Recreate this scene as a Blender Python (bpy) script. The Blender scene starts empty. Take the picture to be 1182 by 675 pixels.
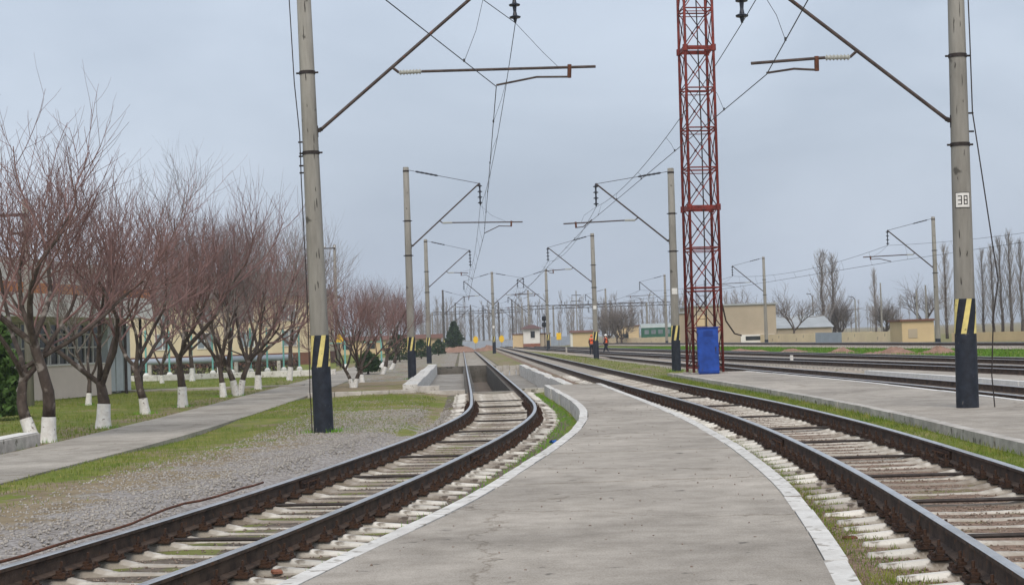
import bpy, math, random
import numpy as np
from mathutils import Vector, Matrix, Euler

random.seed(7); rng = np.random.default_rng(7)
C = bpy.context.scene.collection
scene = bpy.context.scene
R = math.radians

# ------------------------------------------------------------------ camera
FPX, ROLL, PITCH, CAMH = 1850.0, -0.033, 52.5/1850.0, 1.6
cam = bpy.data.cameras.new('camera'); camo = bpy.data.objects.new('camera', cam); C.objects.link(camo)
cam.sensor_width = 36.0; cam.lens = FPX/1182*36; cam.clip_end = 6000; cam.clip_start = .1
CR = Matrix.Rotation(math.pi/2+PITCH, 3, 'X') @ Matrix.Rotation(ROLL, 3, 'Z')
camo.matrix_world = Matrix.Translation((0, 0, CAMH)) @ CR.to_4x4()
scene.camera = camo
scene.render.resolution_x, scene.render.resolution_y = 1024, 584

# ------------------------------------------------------------------ sky, sun, exposure
SUN_EL, SUN_ROT = R(48), R(182)
w = bpy.data.worlds.new('World'); scene.world = w; w.use_nodes = True
nt = w.node_tree; nt.nodes.clear()
def wn(t, **k):
    n = nt.nodes.new(t)
    for a, b in k.items(): setattr(n, a, b)
    return n
sky = wn('ShaderNodeTexSky'); sky.sky_type = 'NISHITA'; sky.sun_disc = False
sky.sun_elevation = SUN_EL; sky.sun_rotation = SUN_ROT; sky.air_density = 1.6; sky.dust_density = 4.0
tc = wn('ShaderNodeTexCoord'); mp = wn('ShaderNodeMapping'); mp.inputs['Scale'].default_value = (1.2, 1.2, 3.0)
nz = wn('ShaderNodeTexNoise'); nz.inputs['Scale'].default_value = 2.3; nz.inputs['Detail'].default_value = 5.0; nz.inputs['Roughness'].default_value = .5; nz.inputs['Distortion'].default_value = .4
rp = wn('ShaderNodeValToRGB'); e = rp.color_ramp.elements
e[0].position = .28; e[0].color = (.305, .358, .445, 1); e[1].position = .74; e[1].color = (.485, .545, .64, 1)
sc = wn('ShaderNodeMix', data_type='RGBA', blend_type='MULTIPLY'); sc.inputs[0].default_value = 1; sc.inputs[7].default_value = (.075, .072, .07, 1)
mx = wn('ShaderNodeMix', data_type='RGBA'); mx.inputs[0].default_value = .86
bg = wn('ShaderNodeBackground'); bg.inputs['Strength'].default_value = 1.0; out = wn('ShaderNodeOutputWorld')
L = nt.links.new
L(tc.outputs['Generated'], mp.inputs['Vector']); L(mp.outputs['Vector'], nz.inputs['Vector']); L(nz.outputs['Fac'], rp.inputs['Fac'])
L(sky.outputs['Color'], sc.inputs[6]); L(sc.outputs[2], mx.inputs[6]); L(rp.outputs['Color'], mx.inputs[7])
L(mx.outputs[2], bg.inputs['Color']); L(bg.outputs['Background'], out.inputs['Surface'])
sun = bpy.data.lights.new('sun', 'SUN'); suno = bpy.data.objects.new('sun', sun); C.objects.link(suno)
sun.energy = 1.5; sun.angle = R(42); sun.color = (1, .93, .83)
sd = Vector((math.sin(SUN_ROT)*math.cos(SUN_EL), math.cos(SUN_ROT)*math.cos(SUN_EL), math.sin(SUN_EL)))
suno.rotation_euler = sd.to_track_quat('Z', 'Y').to_euler(); suno.location = (0, 0, 60)
vs = scene.view_settings; vs.view_transform = 'Standard'; vs.look = 'None'; vs.exposure = .6; vs.gamma = 1; vs.use_curve_mapping = False

# ------------------------------------------------------------------ helpers
def tag(o, label=None, cat=None, group=None, kind=None):
    if label: o['label'] = label
    if cat: o['category'] = cat
    if group: o['group'] = group
    if kind: o['kind'] = kind
    return o
def empty(name, loc=(0, 0, 0), rz=0, label=None, cat=None, group=None, kind=None, parent=None):
    o = bpy.data.objects.new(name, None); C.objects.link(o); o.location = loc; o.rotation_euler = (0, 0, rz)
    o.empty_display_size = .3
    if parent: o.parent = parent
    return tag(o, label, cat, group, kind)
def link(name, me, parent=None, loc=None, rot=None):
    o = bpy.data.objects.new(name, me); C.objects.link(o)
    if parent: o.parent = parent
    if loc is not None: o.location = loc
    if rot is not None: o.rotation_euler = rot
    return o
def copy_tree(o, parent=None):
    c = o.copy(); C.objects.link(c); c.parent = parent
    for ch in list(o.children): copy_tree(ch, c)
    return c
def raydir(px, py): return CR @ Vector(((px-591)/FPX, -(py-337.5)/FPX, -1))
def U(px, py, z=0.0):
    d = raydir(px, py); t = (z-CAMH)/d.z; return Vector((d.x*t, d.y*t, z))
def UY(px, py, Y):
    d = raydir(px, py); t = Y/d.y; return Vector((d.x*t, Y, CAMH+d.z*t))

class MB:
    def __init__(s): s.v = []; s.f = []; s.m = []
    def add(s, vs, fs, m=0):
        b = len(s.v); s.v.extend(vs)
        for f in fs: s.f.append(tuple(i+b for i in f)); s.m.append(m)
    def box(s, x0, x1, y0, y1, z0, z1, m=0, M=None):
        vs = [(x, y, z) for z in (z0, z1) for y in (y0, y1) for x in (x0, x1)]
        if M is not None: vs = [tuple(M @ Vector(v)) for v in vs]
        s.add(vs, [(0, 2, 3, 1), (4, 5, 7, 6), (0, 1, 5, 4), (2, 6, 7, 3), (0, 4, 6, 2), (1, 3, 7, 5)], m); return s
    def cbox(s, x0, x1, y0, y1, z0, z1, b=.01, m=0):
        # chamfered box
        vs = []
        for z, i in ((z0, 0), (z1-b, 0), (z1, b)):
            vs += [(x0+i, y0+i, z), (x1-i, y0+i, z), (x1-i, y1-i, z), (x0+i, y1-i, z)]
        fs = [(3, 2, 1, 0), (8, 9, 10, 11)]
        for k in (0, 4):
            for i in range(4): j = (i+1) % 4; fs.append((k+i, k+j, k+4+j, k+4+i))
        s.add(vs, fs, m); return s
    def tube(s, pts, rad, n=6, m=0, caps=True):
        pts = [Vector(p) for p in pts]
        if not hasattr(rad, '__len__'): rad = [rad]*len(pts)
        vs = []; a = None
        for i, p in enumerate(pts):
            t = (pts[min(i+1, len(pts)-1)]-pts[max(i-1, 0)])
            if t.length < 1e-9: t = Vector((0, 0, 1))
            t.normalize()
            if a is None:
                a = t.orthogonal().normalized()
            else:
                a = (a - t*a.dot(t))
                a = a.normalized() if a.length > 1e-6 else t.orthogonal().normalized()
            b = t.cross(a)
            for k in range(n):
                q = 2*math.pi*k/n
                vs.append(tuple(p+(a*math.cos(q)+b*math.sin(q))*rad[i]))
        fs = []
        for i in range(len(pts)-1):
            for k in range(n):
                k2 = (k+1) % n; fs.append((i*n+k, i*n+k2, (i+1)*n+k2, (i+1)*n+k))
        if caps: fs.append(tuple(range(n-1, -1, -1))); fs.append(tuple(range((len(pts)-1)*n, len(pts)*n)))
        s.add(vs, fs, m); return s
    def lathe(s, prof, n=16, m=0, c=(0, 0), caps=True):
        vs = []; fs = []
        for r, z in prof:
            for k in range(n): q = 2*math.pi*k/n; vs.append((c[0]+r*math.cos(q), c[1]+r*math.sin(q), z))
        for i in range(len(prof)-1):
            for k in range(n): k2 = (k+1) % n; fs.append((i*n+k, i*n+k2, (i+1)*n+k2, (i+1)*n+k))
        if caps: fs.append(tuple(range(n-1, -1, -1))); fs.append(tuple(range((len(prof)-1)*n, len(prof)*n)))
        s.add(vs, fs, m); return s
    def prism(s, poly, z0, z1, m=0):
        n = len(poly); vs = [(x, y, z0) for x, y in poly]+[(x, y, z1) for x, y in poly]
        fs = [tuple(range(n-1, -1, -1)), tuple(range(n, 2*n))]+[(i, (i+1) % n, n+(i+1) % n, n+i) for i in range(n)]
        s.add(vs, fs, m); return s
    def mesh(s, name, mats, smooth=False):
        me = bpy.data.meshes.new(name); me.from_pydata(s.v, [], s.f)
        for mt in (mats if isinstance(mats, (list, tuple)) else [mats]): me.materials.append(mt)
        if any(s.m): me.polygons.foreach_set('material_index', s.m)
        if smooth: me.polygons.foreach_set('use_smooth', [True]*len(s.f))
        me.update(); return me
    def build(s, name, mats, parent=None, smooth=False, loc=None, rot=None):
        return link(name, s.mesh(name, mats, smooth), parent, loc, rot)

def np_mesh(name, verts, tris, mat, smooth=False):
    me = bpy.data.meshes.new(name)
    verts = np.asarray(verts, dtype=np.float32).reshape(-1, 3); tris = np.asarray(tris, dtype=np.int32).reshape(-1, 3)
    me.vertices.add(len(verts)); me.vertices.foreach_set('co', verts.ravel())
    me.loops.add(tris.size); me.loops.foreach_set('vertex_index', tris.ravel())
    me.polygons.add(len(tris)); me.polygons.foreach_set('loop_start', np.arange(0, tris.size, 3, dtype=np.int32))
    me.update(calc_edges=True); me.materials.append(mat)
    if smooth: me.polygons.foreach_set('use_smooth', np.ones(len(tris), dtype=bool))
    return me

# ------------------------------------------------------------------ materials
def mat(name, col, rough=.8, var=.25, scale=6.0, bump=0.0, bscale=40.0, metal=0.0, col2=None, spots=None, stretch=None, rand=0.0, detail=6.0):
    """procedural: two-tone noise, optional fine bump, optional dark spots (col, threshold, scale), object-random tint"""
    m = bpy.data.materials.new(name); m.use_nodes = True; t = m.node_tree; N = t.nodes; K = t.links.new
    b = N['Principled BSDF']; b.inputs['Roughness'].default_value = rough; b.inputs['Metallic'].default_value = metal
    if 'Specular IOR Level' in b.inputs: b.inputs['Specular IOR Level'].default_value = .3
    co = N.new('ShaderNodeTexCoord'); src = co.outputs['Object']
    if stretch:
        mpn = N.new('ShaderNodeMapping'); mpn.inputs['Scale'].default_value = stretch; K(src, mpn.inputs['Vector']); src2 = mpn.outputs['Vector']
    else: src2 = src
    n1 = N.new('ShaderNodeTexNoise'); n1.inputs['Scale'].default_value = scale; n1.inputs['Detail'].default_value = detail; n1.inputs['Roughness'].default_value = .65
    K(src2, n1.inputs['Vector'])
    r = N.new('ShaderNodeValToRGB'); el = r.color_ramp.elements
    c2 = col2 if col2 else tuple(c*(1-var) for c in col); c1 = col if col2 else tuple(min(1, c*(1+var)) for c in col)
    el[0].position = .36; el[0].color = (*c2, 1); el[1].position = .64; el[1].color = (*c1, 1)
    K(n1.outputs['Fac'], r.inputs['Fac']); cur = r.outputs['Color']
    if spots:
        sc_, th, ss = spots
        n2 = N.new('ShaderNodeTexNoise'); n2.inputs['Scale'].default_value = ss; n2.inputs['Detail'].default_value = 4; K(src, n2.inputs['Vector'])
        r2 = N.new('ShaderNodeValToRGB'); r2.color_ramp.elements[0].position = th; r2.color_ramp.elements[1].position = th+.07; K(n2.outputs['Fac'], r2.inputs['Fac'])
        mxx = N.new('ShaderNodeMix'); mxx.data_type = 'RGBA'; K(r2.outputs['Color'], mxx.inputs[0]); K(cur, mxx.inputs[6]); mxx.inputs[7].default_value = (*sc_, 1); cur = mxx.outputs[2]
    if rand:
        oi = N.new('ShaderNodeObjectInfo'); hv = N.new('ShaderNodeHueSaturation'); mr = N.new('ShaderNodeMapRange')
        mr.inputs[3].default_value = 1-rand; mr.inputs[4].default_value = 1+rand; K(oi.outputs['Random'], mr.inputs[0]); K(mr.outputs[0], hv.inputs['Value']); K(cur, hv.inputs['Color']); cur = hv.outputs['Color']
    K(cur, b.inputs['Base Color'])
    if bump:
        n3 = N.new('ShaderNodeTexNoise'); n3.inputs['Scale'].default_value = bscale; n3.inputs['Detail'].default_value = 5; K(src, n3.inputs['Vector'])
        bp = N.new('ShaderNodeBump'); bp.inputs['Strength'].default_value = bump; bp.inputs['Distance'].default_value = .02; K(n3.outputs['Fac'], bp.inputs['Height']); K(bp.outputs['Normal'], b.inputs['Normal'])
    return m
M = {}
M['platform'] = mat('platform_concrete', (.47, .427, .378), .9, .0, .9, .5, 50, col2=(.385, .348, .307), spots=((.19, .172, .15), .66, 4.0), rand=.05, detail=9)
def concrete_detail(m, crack=.32, cw=.006, cs=.32):
    t = m.node_tree; N = t.nodes; K = t.links.new; b = N['Principled BSDF']; src = b.inputs['Base Color'].links[0].from_socket
    co = N.new('ShaderNodeTexCoord'); O = co.outputs['Object']
    def noise(sc_, d=5, r=.6):
        n = N.new('ShaderNodeTexNoise'); n.inputs['Scale'].default_value = sc_; n.inputs['Detail'].default_value = d; n.inputs['Roughness'].default_value = r; K(O, n.inputs['Vector']); return n
    def mul(col, fac_col):
        x = N.new('ShaderNodeMix'); x.data_type = 'RGBA'; x.blend_type = 'MULTIPLY'; x.inputs[0].default_value = 1; K(col, x.inputs[6]); K(fac_col, x.inputs[7]); return x.outputs[2]
    def ramp(v, p0, c0, p1, c1):
        r = N.new('ShaderNodeValToRGB'); r.color_ramp.elements[0].position = p0; r.color_ramp.elements[0].color = (*c0, 1); r.color_ramp.elements[1].position = p1; r.color_ramp.elements[1].color = (*c1, 1); K(v, r.inputs['Fac']); return r.outputs['Color']
    cur = mul(src, ramp(noise(.33, 4, .55).outputs['Fac'], .34, (.74, .73, .71), .62, (1.06, 1.05, 1.03)))
    cur = mul(cur, ramp(noise(2.4, 7, .7).outputs['Fac'], .34, (.80, .79, .77), .6, (1.05, 1.05, 1.05)))
    cur = mul(cur, ramp(noise(75, 3, .6).outputs['Fac'], .32, (.70, .69, .67), .55, (1.04, 1.04, 1.04)))
    nd = noise(1.2, 6, .7); vm = N.new('ShaderNodeMix'); vm.data_type = 'RGBA'; vm.blend_type = 'LINEAR_LIGHT'; vm.inputs[0].default_value = .55; K(O, vm.inputs[6]); K(nd.outputs['Color'], vm.inputs[7])
    vo = N.new('ShaderNodeTexVoronoi'); vo.feature = 'DISTANCE_TO_EDGE'; vo.inputs['Scale'].default_value = cs; K(vm.outputs[2], vo.inputs['Vector'])
    cur = mul(cur, ramp(vo.outputs['Distance'], cw*.3, (crack, crack*.95, crack*.88), cw, (1, 1, 1)))
    K(cur, b.inputs['Base Color'])
concrete_detail(M['platform'], .62, .005, .2)
M['curb'] = mat('curb_paint', (.74, .72, .68), .8, 0, 3.5, .5, 30, col2=(.55, .525, .485), spots=((.36, .33, .29), .565, 7), rand=.06)
M['curb_raw'] = mat('curb_concrete', (.56, .525, .475), .9, 0, 3, .5, 30, col2=(.36, .33, .295), spots=((.15, .14, .11), .62, 5), rand=.1)
M['path'] = mat('path_concrete', (.45, .415, .37), .9, .0, .9, .4, 50, col2=(.37, .34, .30), rand=.05, detail=9)
concrete_detail(M['path'], .6, .005, .2)
M['sleeper'] = mat('sleeper_concrete', (.66, .63, .575), .85, 0, 5, .4, 40, col2=(.50, .47, .42), spots=((.18, .15, .12), .60, 6), rand=.2)
M['sleeper_dirty'] = mat('sleeper_concrete_dirty', (.43, .39, .345), .9, 0, 5, .5, 40, col2=(.25, .215, .18), spots=((.10, .08, .065), .60, 7), rand=.18)
def dirty_middle_dark_sides(m, c):
    t = m.node_tree; N = t.nodes; K = t.links.new; b = N['Principled BSDF']; src = b.inputs['Base Color'].links[0].from_socket
    co = N.new('ShaderNodeTexCoord'); sp = N.new('ShaderNodeSeparateXYZ'); K(co.outputs['Object'], sp.inputs[0])
    ab = N.new('ShaderNodeMath'); ab.operation = 'ABSOLUTE'; K(sp.outputs[0], ab.inputs[0])
    nz_ = N.new('ShaderNodeTexNoise'); nz_.inputs['Scale'].default_value = 9; K(co.outputs['Object'], nz_.inputs['Vector'])
    mr = N.new('ShaderNodeMapRange'); mr.inputs[1].default_value = 1.0; mr.inputs[2].default_value = .78; mr.inputs[3].default_value = 0; mr.inputs[4].default_value = 1; K(ab.outputs[0], mr.inputs[0])
    r_ = N.new('ShaderNodeMapRange'); r_.inputs[1].default_value = .35; r_.inputs[2].default_value = .6; r_.inputs[3].default_value = .25; r_.inputs[4].default_value = .95; K(nz_.outputs['Fac'], r_.inputs[0])
    mu = N.new('ShaderNodeMath'); mu.operation = 'MULTIPLY'; K(mr.outputs[0], mu.inputs[0]); K(r_.outputs[0], mu.inputs[1])
    x = N.new('ShaderNodeMix'); x.data_type = 'RGBA'
    mz = N.new('ShaderNodeMapRange'); mz.inputs[1].default_value = .150; mz.inputs[2].default_value = .125; mz.inputs[3].default_value = 0; mz.inputs[4].default_value = .8; K(sp.outputs[2], mz.inputs[0])  # besides the middle, the sides blend to the same brown towards the bottom
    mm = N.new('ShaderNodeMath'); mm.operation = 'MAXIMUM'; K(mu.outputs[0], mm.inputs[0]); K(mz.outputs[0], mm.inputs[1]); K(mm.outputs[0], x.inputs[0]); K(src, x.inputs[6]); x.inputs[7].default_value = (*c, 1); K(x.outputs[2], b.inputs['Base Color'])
dirty_middle_dark_sides(M['sleeper'], (.36, .32, .27)); dirty_middle_dark_sides(M['sleeper_dirty'], (.25, .21, .17))
M['sleeper_far'] = mat('far_sleepers', (.40, .37, .33), .9, .2, 2)
M['steel'] = mat('rail_head_steel', (.62, .60, .58), .3, .15, 3, 0, metal=.85, stretch=(1, 1, 1))
M['rust'] = mat('rail_rust', (.105, .07, .05), .85, 0, 5, .3, 60, col2=(.04, .027, .021), spots=((.13, .065, .035), .62, 9))
M['clip'] = mat('fastening_rust', (.075, .038, .022), .8, .0, 18, .3, 80, col2=(.022, .014, .012))
M['redrust'] = mat('red_rust', (.17, .065, .035), .85, 0, 9, .3, 60, col2=(.08, .035, .022))
M['pole'] = mat('pole_concrete', (.315, .298, .265), .9, 0, 3.0, .4, 60, col2=(.215, .202, .178), stretch=(1.5, 1.5, .22), spots=((.10, .092, .08), .66, 3.5), rand=.06)
M['pole_dark'] = mat('dark_silhouette_pole', (.10, .092, .085), .9, .25, 2)  # pole tone darkened in the colour so far poles read as silhouettes
M['crack'] = mat('dark_crack', (.05, .045, .04), .9, .2, 9)
M['black'] = mat('black_paint', (.018, .022, .032), .55, .4, 5, .1, 40, spots=((.16, .15, .135), .67, 11))
M['yellow'] = mat('yellow_paint', (.72, .60, .22), .6, .12, 8, .1, 40, spots=((.10, .09, .06), .62, 12))
M['darkmetal'] = mat('dark_metal', (.045, .036, .033), .6, .35, 9, .1, 60, metal=.3)
M['arm'] = mat('arm_rusty_tube', (.11, .085, .075), .65, 0, 5, .15, 60, col2=(.055, .04, .036), spots=((.16, .07, .045), .64, 7), metal=.2)
M['wire'] = mat('wire_copper', (.06, .06, .065), .6, .2, 4, metal=.3)
M['glass_ins'] = mat('pale_insulator', (.42, .42, .38), .35, .15, 20)
M['dark_ins'] = mat('dark_insulator', (.03, .033, .045), .25, .3, 12)
M['white'] = mat('white_paint', (.74, .72, .68), .75, .08, 5, .15, 30, spots=((.45, .42, .38), .68, 6))
M['whitewash'] = mat('whitewash', (.76, .75, .72), .9, 0, 8, .6, 30, col2=(.60, .57, .53), spots=((.16, .12, .10), .63, 9))
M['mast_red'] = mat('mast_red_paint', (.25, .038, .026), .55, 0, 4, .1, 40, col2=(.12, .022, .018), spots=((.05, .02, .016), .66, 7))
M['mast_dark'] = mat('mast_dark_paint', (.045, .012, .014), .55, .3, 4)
M['blue'] = mat('cabinet_blue', (.014, .06, .31), .5, .28, 2.2, .08, 30, spots=((.035, .05, .13), .66, 5))
M['blue_dark'] = mat('cabinet_blue_dark', (.008, .03, .17), .5, .14, 3)
M['bark'] = mat('bark', (.105, .08, .066), .9, 0, 9, .9, 25, col2=(.05, .037, .03), spots=((.24, .21, .185), .58, 3), stretch=(1, 1, .4))
M['twig'] = mat('twig_bark', (.215, .128, .118), .85, .25, 3, rand=.12)
M['twig_grey'] = mat('grey_twig_bark', (.21, .18, .165), .85, .25, 3, rand=.12)
M['twig_far'] = mat('far_twig_bark_hazed', (.27, .245, .23), .9, .2, .5)  # haze put into the colour: twigs of distant trees lightened towards it
M['conifer'] = mat('conifer_leaf', (.035, .065, .025), .8, .4, 3, rand=.15)
M['thuja'] = mat('thuja_leaf', (.07, .13, .03), .8, .4, 3)
M['cream'] = mat('cream_plaster', (.60, .46, .27), .9, .06, .5, .1, 20, rand=.06)
M['paleyellow'] = mat('pale_yellow_plaster', (.60, .51, .35), .9, .08, .5, .1, 20)
M['wall_cream'] = mat('cream_wall_paint', (.74, .60, .40), .9, .08, .4, .1, 20, rand=.06, spots=((.50, .40, .28), .66, .8))
M['beige'] = mat('beige_plaster', (.42, .35, .26), .9, .07, .4, .1, 20)
M['offwhite'] = mat('offwhite_plaster', (.70, .68, .63), .9, .06, .5)
M['pinkwall'] = mat('pale_pink_plaster', (.68, .585, .52), .9, .06, .6, .1, 20)
M['orange'] = mat('orange_band', (.55, .22, .09), .85, .08, 1)
M['brown'] = mat('brown_paint', (.16, .075, .05), .85, .15, 1)
M['mauve_roof'] = mat('mauve_roof', (.13, .075, .07), .8, .15, 1)
M['glass'] = mat('dark_window_glass', (.03, .034, .036), .12, .3, .8)
M['paleglass'] = mat('pale_window_glass', (.20, .23, .25), .12, .2, .8)
M['porch'] = mat('pale_porch_panel', (.50, .54, .55), .4, .1, 1)
M['frame'] = mat('window_frame', (.52, .50, .44), .7, .1, 3)
M['teal'] = mat('teal_paint', (.17, .42, .38), .6, .12, 3)
M['green_roof'] = mat('green_roof', (.25, .36, .31), .7, .1, 1)
M['grey_roof'] = mat('grey_roof', (.36, .38, .39), .75, .1, .6, stretch=(1, 1, 1))
M['dark_roof'] = mat('dark_roof', (.14, .14, .13), .85, .2, .6)
M['bluegrey'] = mat('bluegrey_panel', (.33, .37, .43), .7, .1, .5)
M['coach_green'] = mat('coach_green', (.03, .12, .075), .45, .15, 1)
M['coach_roof'] = mat('coach_roof', (.34, .38, .37), .5, .1, 1)
M['sign_yellow'] = mat('sign_yellow', (.80, .50, .03), .6, .05, 3)
M['soil'] = mat('red_soil', (.33, .20, .145), .95, 0, 3, .8, 12, col2=(.22, .135, .10))
M['pit'] = mat('pit_concrete', (.17, .155, .135), .9, 0, 1.5, .6, 15, col2=(.08, .072, .06), spots=((.05, .047, .04), .58, 3))
M['pit_floor'] = mat('pit_floor', (.20, .165, .135), .95, 0, 1.5, .4, 20, col2=(.13, .105, .085))
M['slab'] = mat('old_slab', (.34, .315, .285), .92, 0, 1.2, .5, 20, col2=(.22, .20, .175), spots=((.12, .14, .06), .64, 2.5), rand=.08)
M['skin'] = mat('skin', (.45, .28, .2), .6, .1, 6)
M['hivis'] = mat('orange_vest', (.80, .13, .04), .7, .1, 5)
M['cloth_dark'] = mat('dark_cloth', (.02, .022, .03), .9, .3, 6)
M['helmet_white'] = mat('white_helmet', (.78, .78, .76), .4, .03, 5)
M['helmet_orange'] = mat('orange_helmet', (.75, .16, .03), .4, .03, 5)
M['ink'] = mat('black_lettering', (.02, .02, .02), .7, .1, 5)
M['litter'] = mat('blue_plastic', (.02, .12, .42), .4, .2, 5)
M['brick'] = mat('broken_brick', (.26, .11, .07), .9, .2, 9, .5, 40)
M['stone'] = mat('gravel_stone', (.33, .30, .285), .9, .3, 25, .3, 60)
M['signal'] = mat('signal_black', (.012, .013, .018), .6, .2, 5)

def vcol_mat(name, pairs, nscale=.9, bscale=30, bump=.6, rough=.95):
    """material for leaf/grass/stone stuff: colour varies by position noise"""
    m = bpy.data.materials.new(name); m.use_nodes = True; t = m.node_tree; N = t.nodes; K = t.links.new
    b = N['Principled BSDF']; b.inputs['Roughness'].default_value = rough; b.inputs['Specular IOR Level'].default_value = .2
    co = N.new('ShaderNodeTexCoord')
    n1 = N.new('ShaderNodeTexNoise'); n1.inputs['Scale'].default_value = nscale; n1.inputs['Detail'].default_value = 8; n1.inputs['Roughness'].default_value = .75; K(co.outputs['Object'], n1.inputs['Vector'])
    r = N.new('ShaderNodeValToRGB'); el = r.color_ramp.elements
    el[0].position = pairs[0][0]; el[0].color = (*pairs[0][1], 1); el[1].position = pairs[-1][0]; el[1].color = (*pairs[-1][1], 1)
    for p, c in pairs[1:-1]: x = el.new(p); x.color = (*c, 1)
    K(n1.outputs['Fac'], r.inputs['Fac']); K(r.outputs['Color'], b.inputs['Base Color'])
    return m
M['grass'] = vcol_mat('grass_blades', [(.34, (.075, .145, .018)), (.48, (.15, .21, .03)), (.60, (.26, .25, .07)), (.70, (.33, .27, .12))], 1.6)
M['grass_lush'] = vcol_mat('lush_grass_blades', [(.3, (.07, .21, .012)), (.55, (.15, .33, .02)), (.75, (.26, .36, .05))], 1.6)
M['grass_far'] = vcol_mat('far_grass_blades', [(.3, (.06, .15, .014)), (.55, (.12, .23, .025)), (.75, (.21, .27, .05))], .5)
M['stones'] = vcol_mat('loose_stones', [(.30, (.13, .11, .10)), (.43, (.28, .255, .23)), (.55, (.42, .39, .35)), (.7, (.25, .195, .155))], 11)
M['ballast_stones'] = vcol_mat('ballast_stones', [(.30, (.09, .065, .05)), (.45, (.21, .155, .12)), (.55, (.30, .25, .21)), (.7, (.24, .14, .10))], 11)

def ground_mat(name):
    """colour attribute 'zone': R green grass, G dry soil, B gravel; noise breaks the borders"""
    m = bpy.data.materials.new(name); m.use_nodes = True; t = m.node_tree; N = t.nodes; K = t.links.new
    b = N['Principled BSDF']; b.inputs['Roughness'].default_value = .97; b.inputs['Specular IOR Level'].default_value = .1
    co = N.new('ShaderNodeTexCoord'); O = co.outputs['Object']
    def noise(s, d=6, r=.65):
        n = N.new('ShaderNodeTexNoise'); n.inputs['Scale'].default_value = s; n.inputs['Detail'].default_value = d; n.inputs['Roughness'].default_value = r; K(O, n.inputs['Vector']); return n.outputs['Fac']
    def ramp(x, *st):
        r = N.new('ShaderNodeValToRGB'); el = r.color_ramp.elements
        el[0].position, el[0].color = st[0][0], (*st[0][1], 1); el[1].position, el[1].color = st[-1][0], (*st[-1][1], 1)
        for p, c in st[1:-1]: q = el.new(p); q.color = (*c, 1)
        K(x, r.inputs['Fac']); return r.outputs['Color']
    def mth(op, a, bb):
        n = N.new('ShaderNodeMath'); n.operation = op; n.use_clamp = False
        for i, v in enumerate((a, bb)):
            if isinstance(v, (int, float)): n.inputs[i].default_value = v
            else: K(v, n.inputs[i])
        return n.outputs[0]
    def mixc(f, a, bb):
        n = N.new('ShaderNodeMix'); n.data_type = 'RGBA'; K(f, n.inputs[0]); K(a, n.inputs[6]); K(bb, n.inputs[7]); return n.outputs[2]
    at = N.new('ShaderNodeAttribute'); at.attribute_name = 'zone'; sp = N.new('ShaderNodeSeparateColor'); K(at.outputs['Color'], sp.inputs[0])
    grass = ramp(noise(1.3, 8, .75), (.30, (.085, .135, .022)), (.5, (.17, .20, .045)), (.64, (.27, .24, .09)), (.76, (.32, .26, .13)))
    dry = ramp(noise(2.2, 8, .7), (.32, (.17, .13, .085)), (.5, (.27, .215, .14)), (.68, (.33, .27, .19)))
    vor = N.new('ShaderNodeTexVoronoi'); vor.inputs['Scale'].default_value = 24; K(O, vor.inputs['Vector'])
    grav0 = ramp(vor.outputs['Color'], (.1, (.14, .12, .11)), (.5, (.31, .285, .265)), (.9, (.50, .47, .45)))
    gravt = ramp(noise(.7, 5), (.35, (.27, .235, .205)), (.65, (.36, .34, .33)))
    n = N.new('ShaderNodeMix'); n.data_type = 'RGBA'; n.inputs[0].default_value = .35; K(grav0, n.inputs[6]); K(gravt, n.inputs[7]); grav = n.outputs[2]
    fn = noise(2.6, 8, .75); fb = noise(.55, 3, .5)
    def mask(ch):
        v = mth('ADD', mth('ADD', ch, mth('MULTIPLY', mth('SUBTRACT', fb, .5), 1.5)), mth('MULTIPLY', mth('SUBTRACT', fn, .5), 2.2))
        return ramp(v, (.42, (0, 0, 0)), (.58, (1, 1, 1)))
    c = mixc(mask(sp.outputs[2]), dry, grav); c = mixc(mask(sp.outputs[0]), c, grass)
    K(c, b.inputs['Base Color'])
    bp = N.new('ShaderNodeBump'); bp.inputs['Strength'].default_value = .7; bp.inputs['Distance'].default_value = .03; K(noise(35, 4), bp.inputs['Height']); K(bp.outputs['Normal'], b.inputs['Normal'])
    return m
M['ground'] = ground_mat('ground_mixed')

# ------------------------------------------------------------------ layout curves
LT = [(0, -7.3), (4, -5.75), (8, -4.44), (12, -3.4), (16, -2.64), (20, -2.01), (24, -1.47), (28, -1.0), (32, -.63), (36, -.39), (40, -.33), (44, -.41), (48, -.52)] + [(y, 1.0456-.03243*y) for y in (56, 70, 100, 140, 200, 255)]
RT = [(0, 2.75), (4, 3.23), (8, 3.62), (12, 3.95), (16, 4.23), (20, 4.42), (24, 4.54), (28, 4.57), (32, 4.53), (36, 4.42), (40, 4.27), (44, 4.11), (52, 3.82), (60, 3.57), (80, 3.0), (120, 1.9), (160, .8), (200, -.35), (260, -2.1), (330, -4.2)]
T3 = [(6, 12.0), (20, 12.0), (33, 11.9), (41, 11.7), (50, 11.35), (58, 10.95), (70, 10.35), (82, 9.8), (110, 8.6), (140, 7.5), (165, 6.4)]
T4 = [(16, 19.3), (30, 17.9), (45, 16.5), (57, 15.35), (70, 14.0), (84, 12.5), (120, 9.2), (165, 6.3), (200, 4.2), (260, 1.0), (330, -2)]
T5 = [(30, 22.2), (45, 21.1), (61, 19.9), (85, 17.8), (112, 15.4), (140, 13), (174, 10.4), (220, 7.0), (280, 3), (330, 0)]
T6 = [(60, 35.5), (90, 32.4), (121, 29.0), (150, 26.3), (178, 23.8), (220, 19.2), (280, 13.2), (340, 7)]
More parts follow.
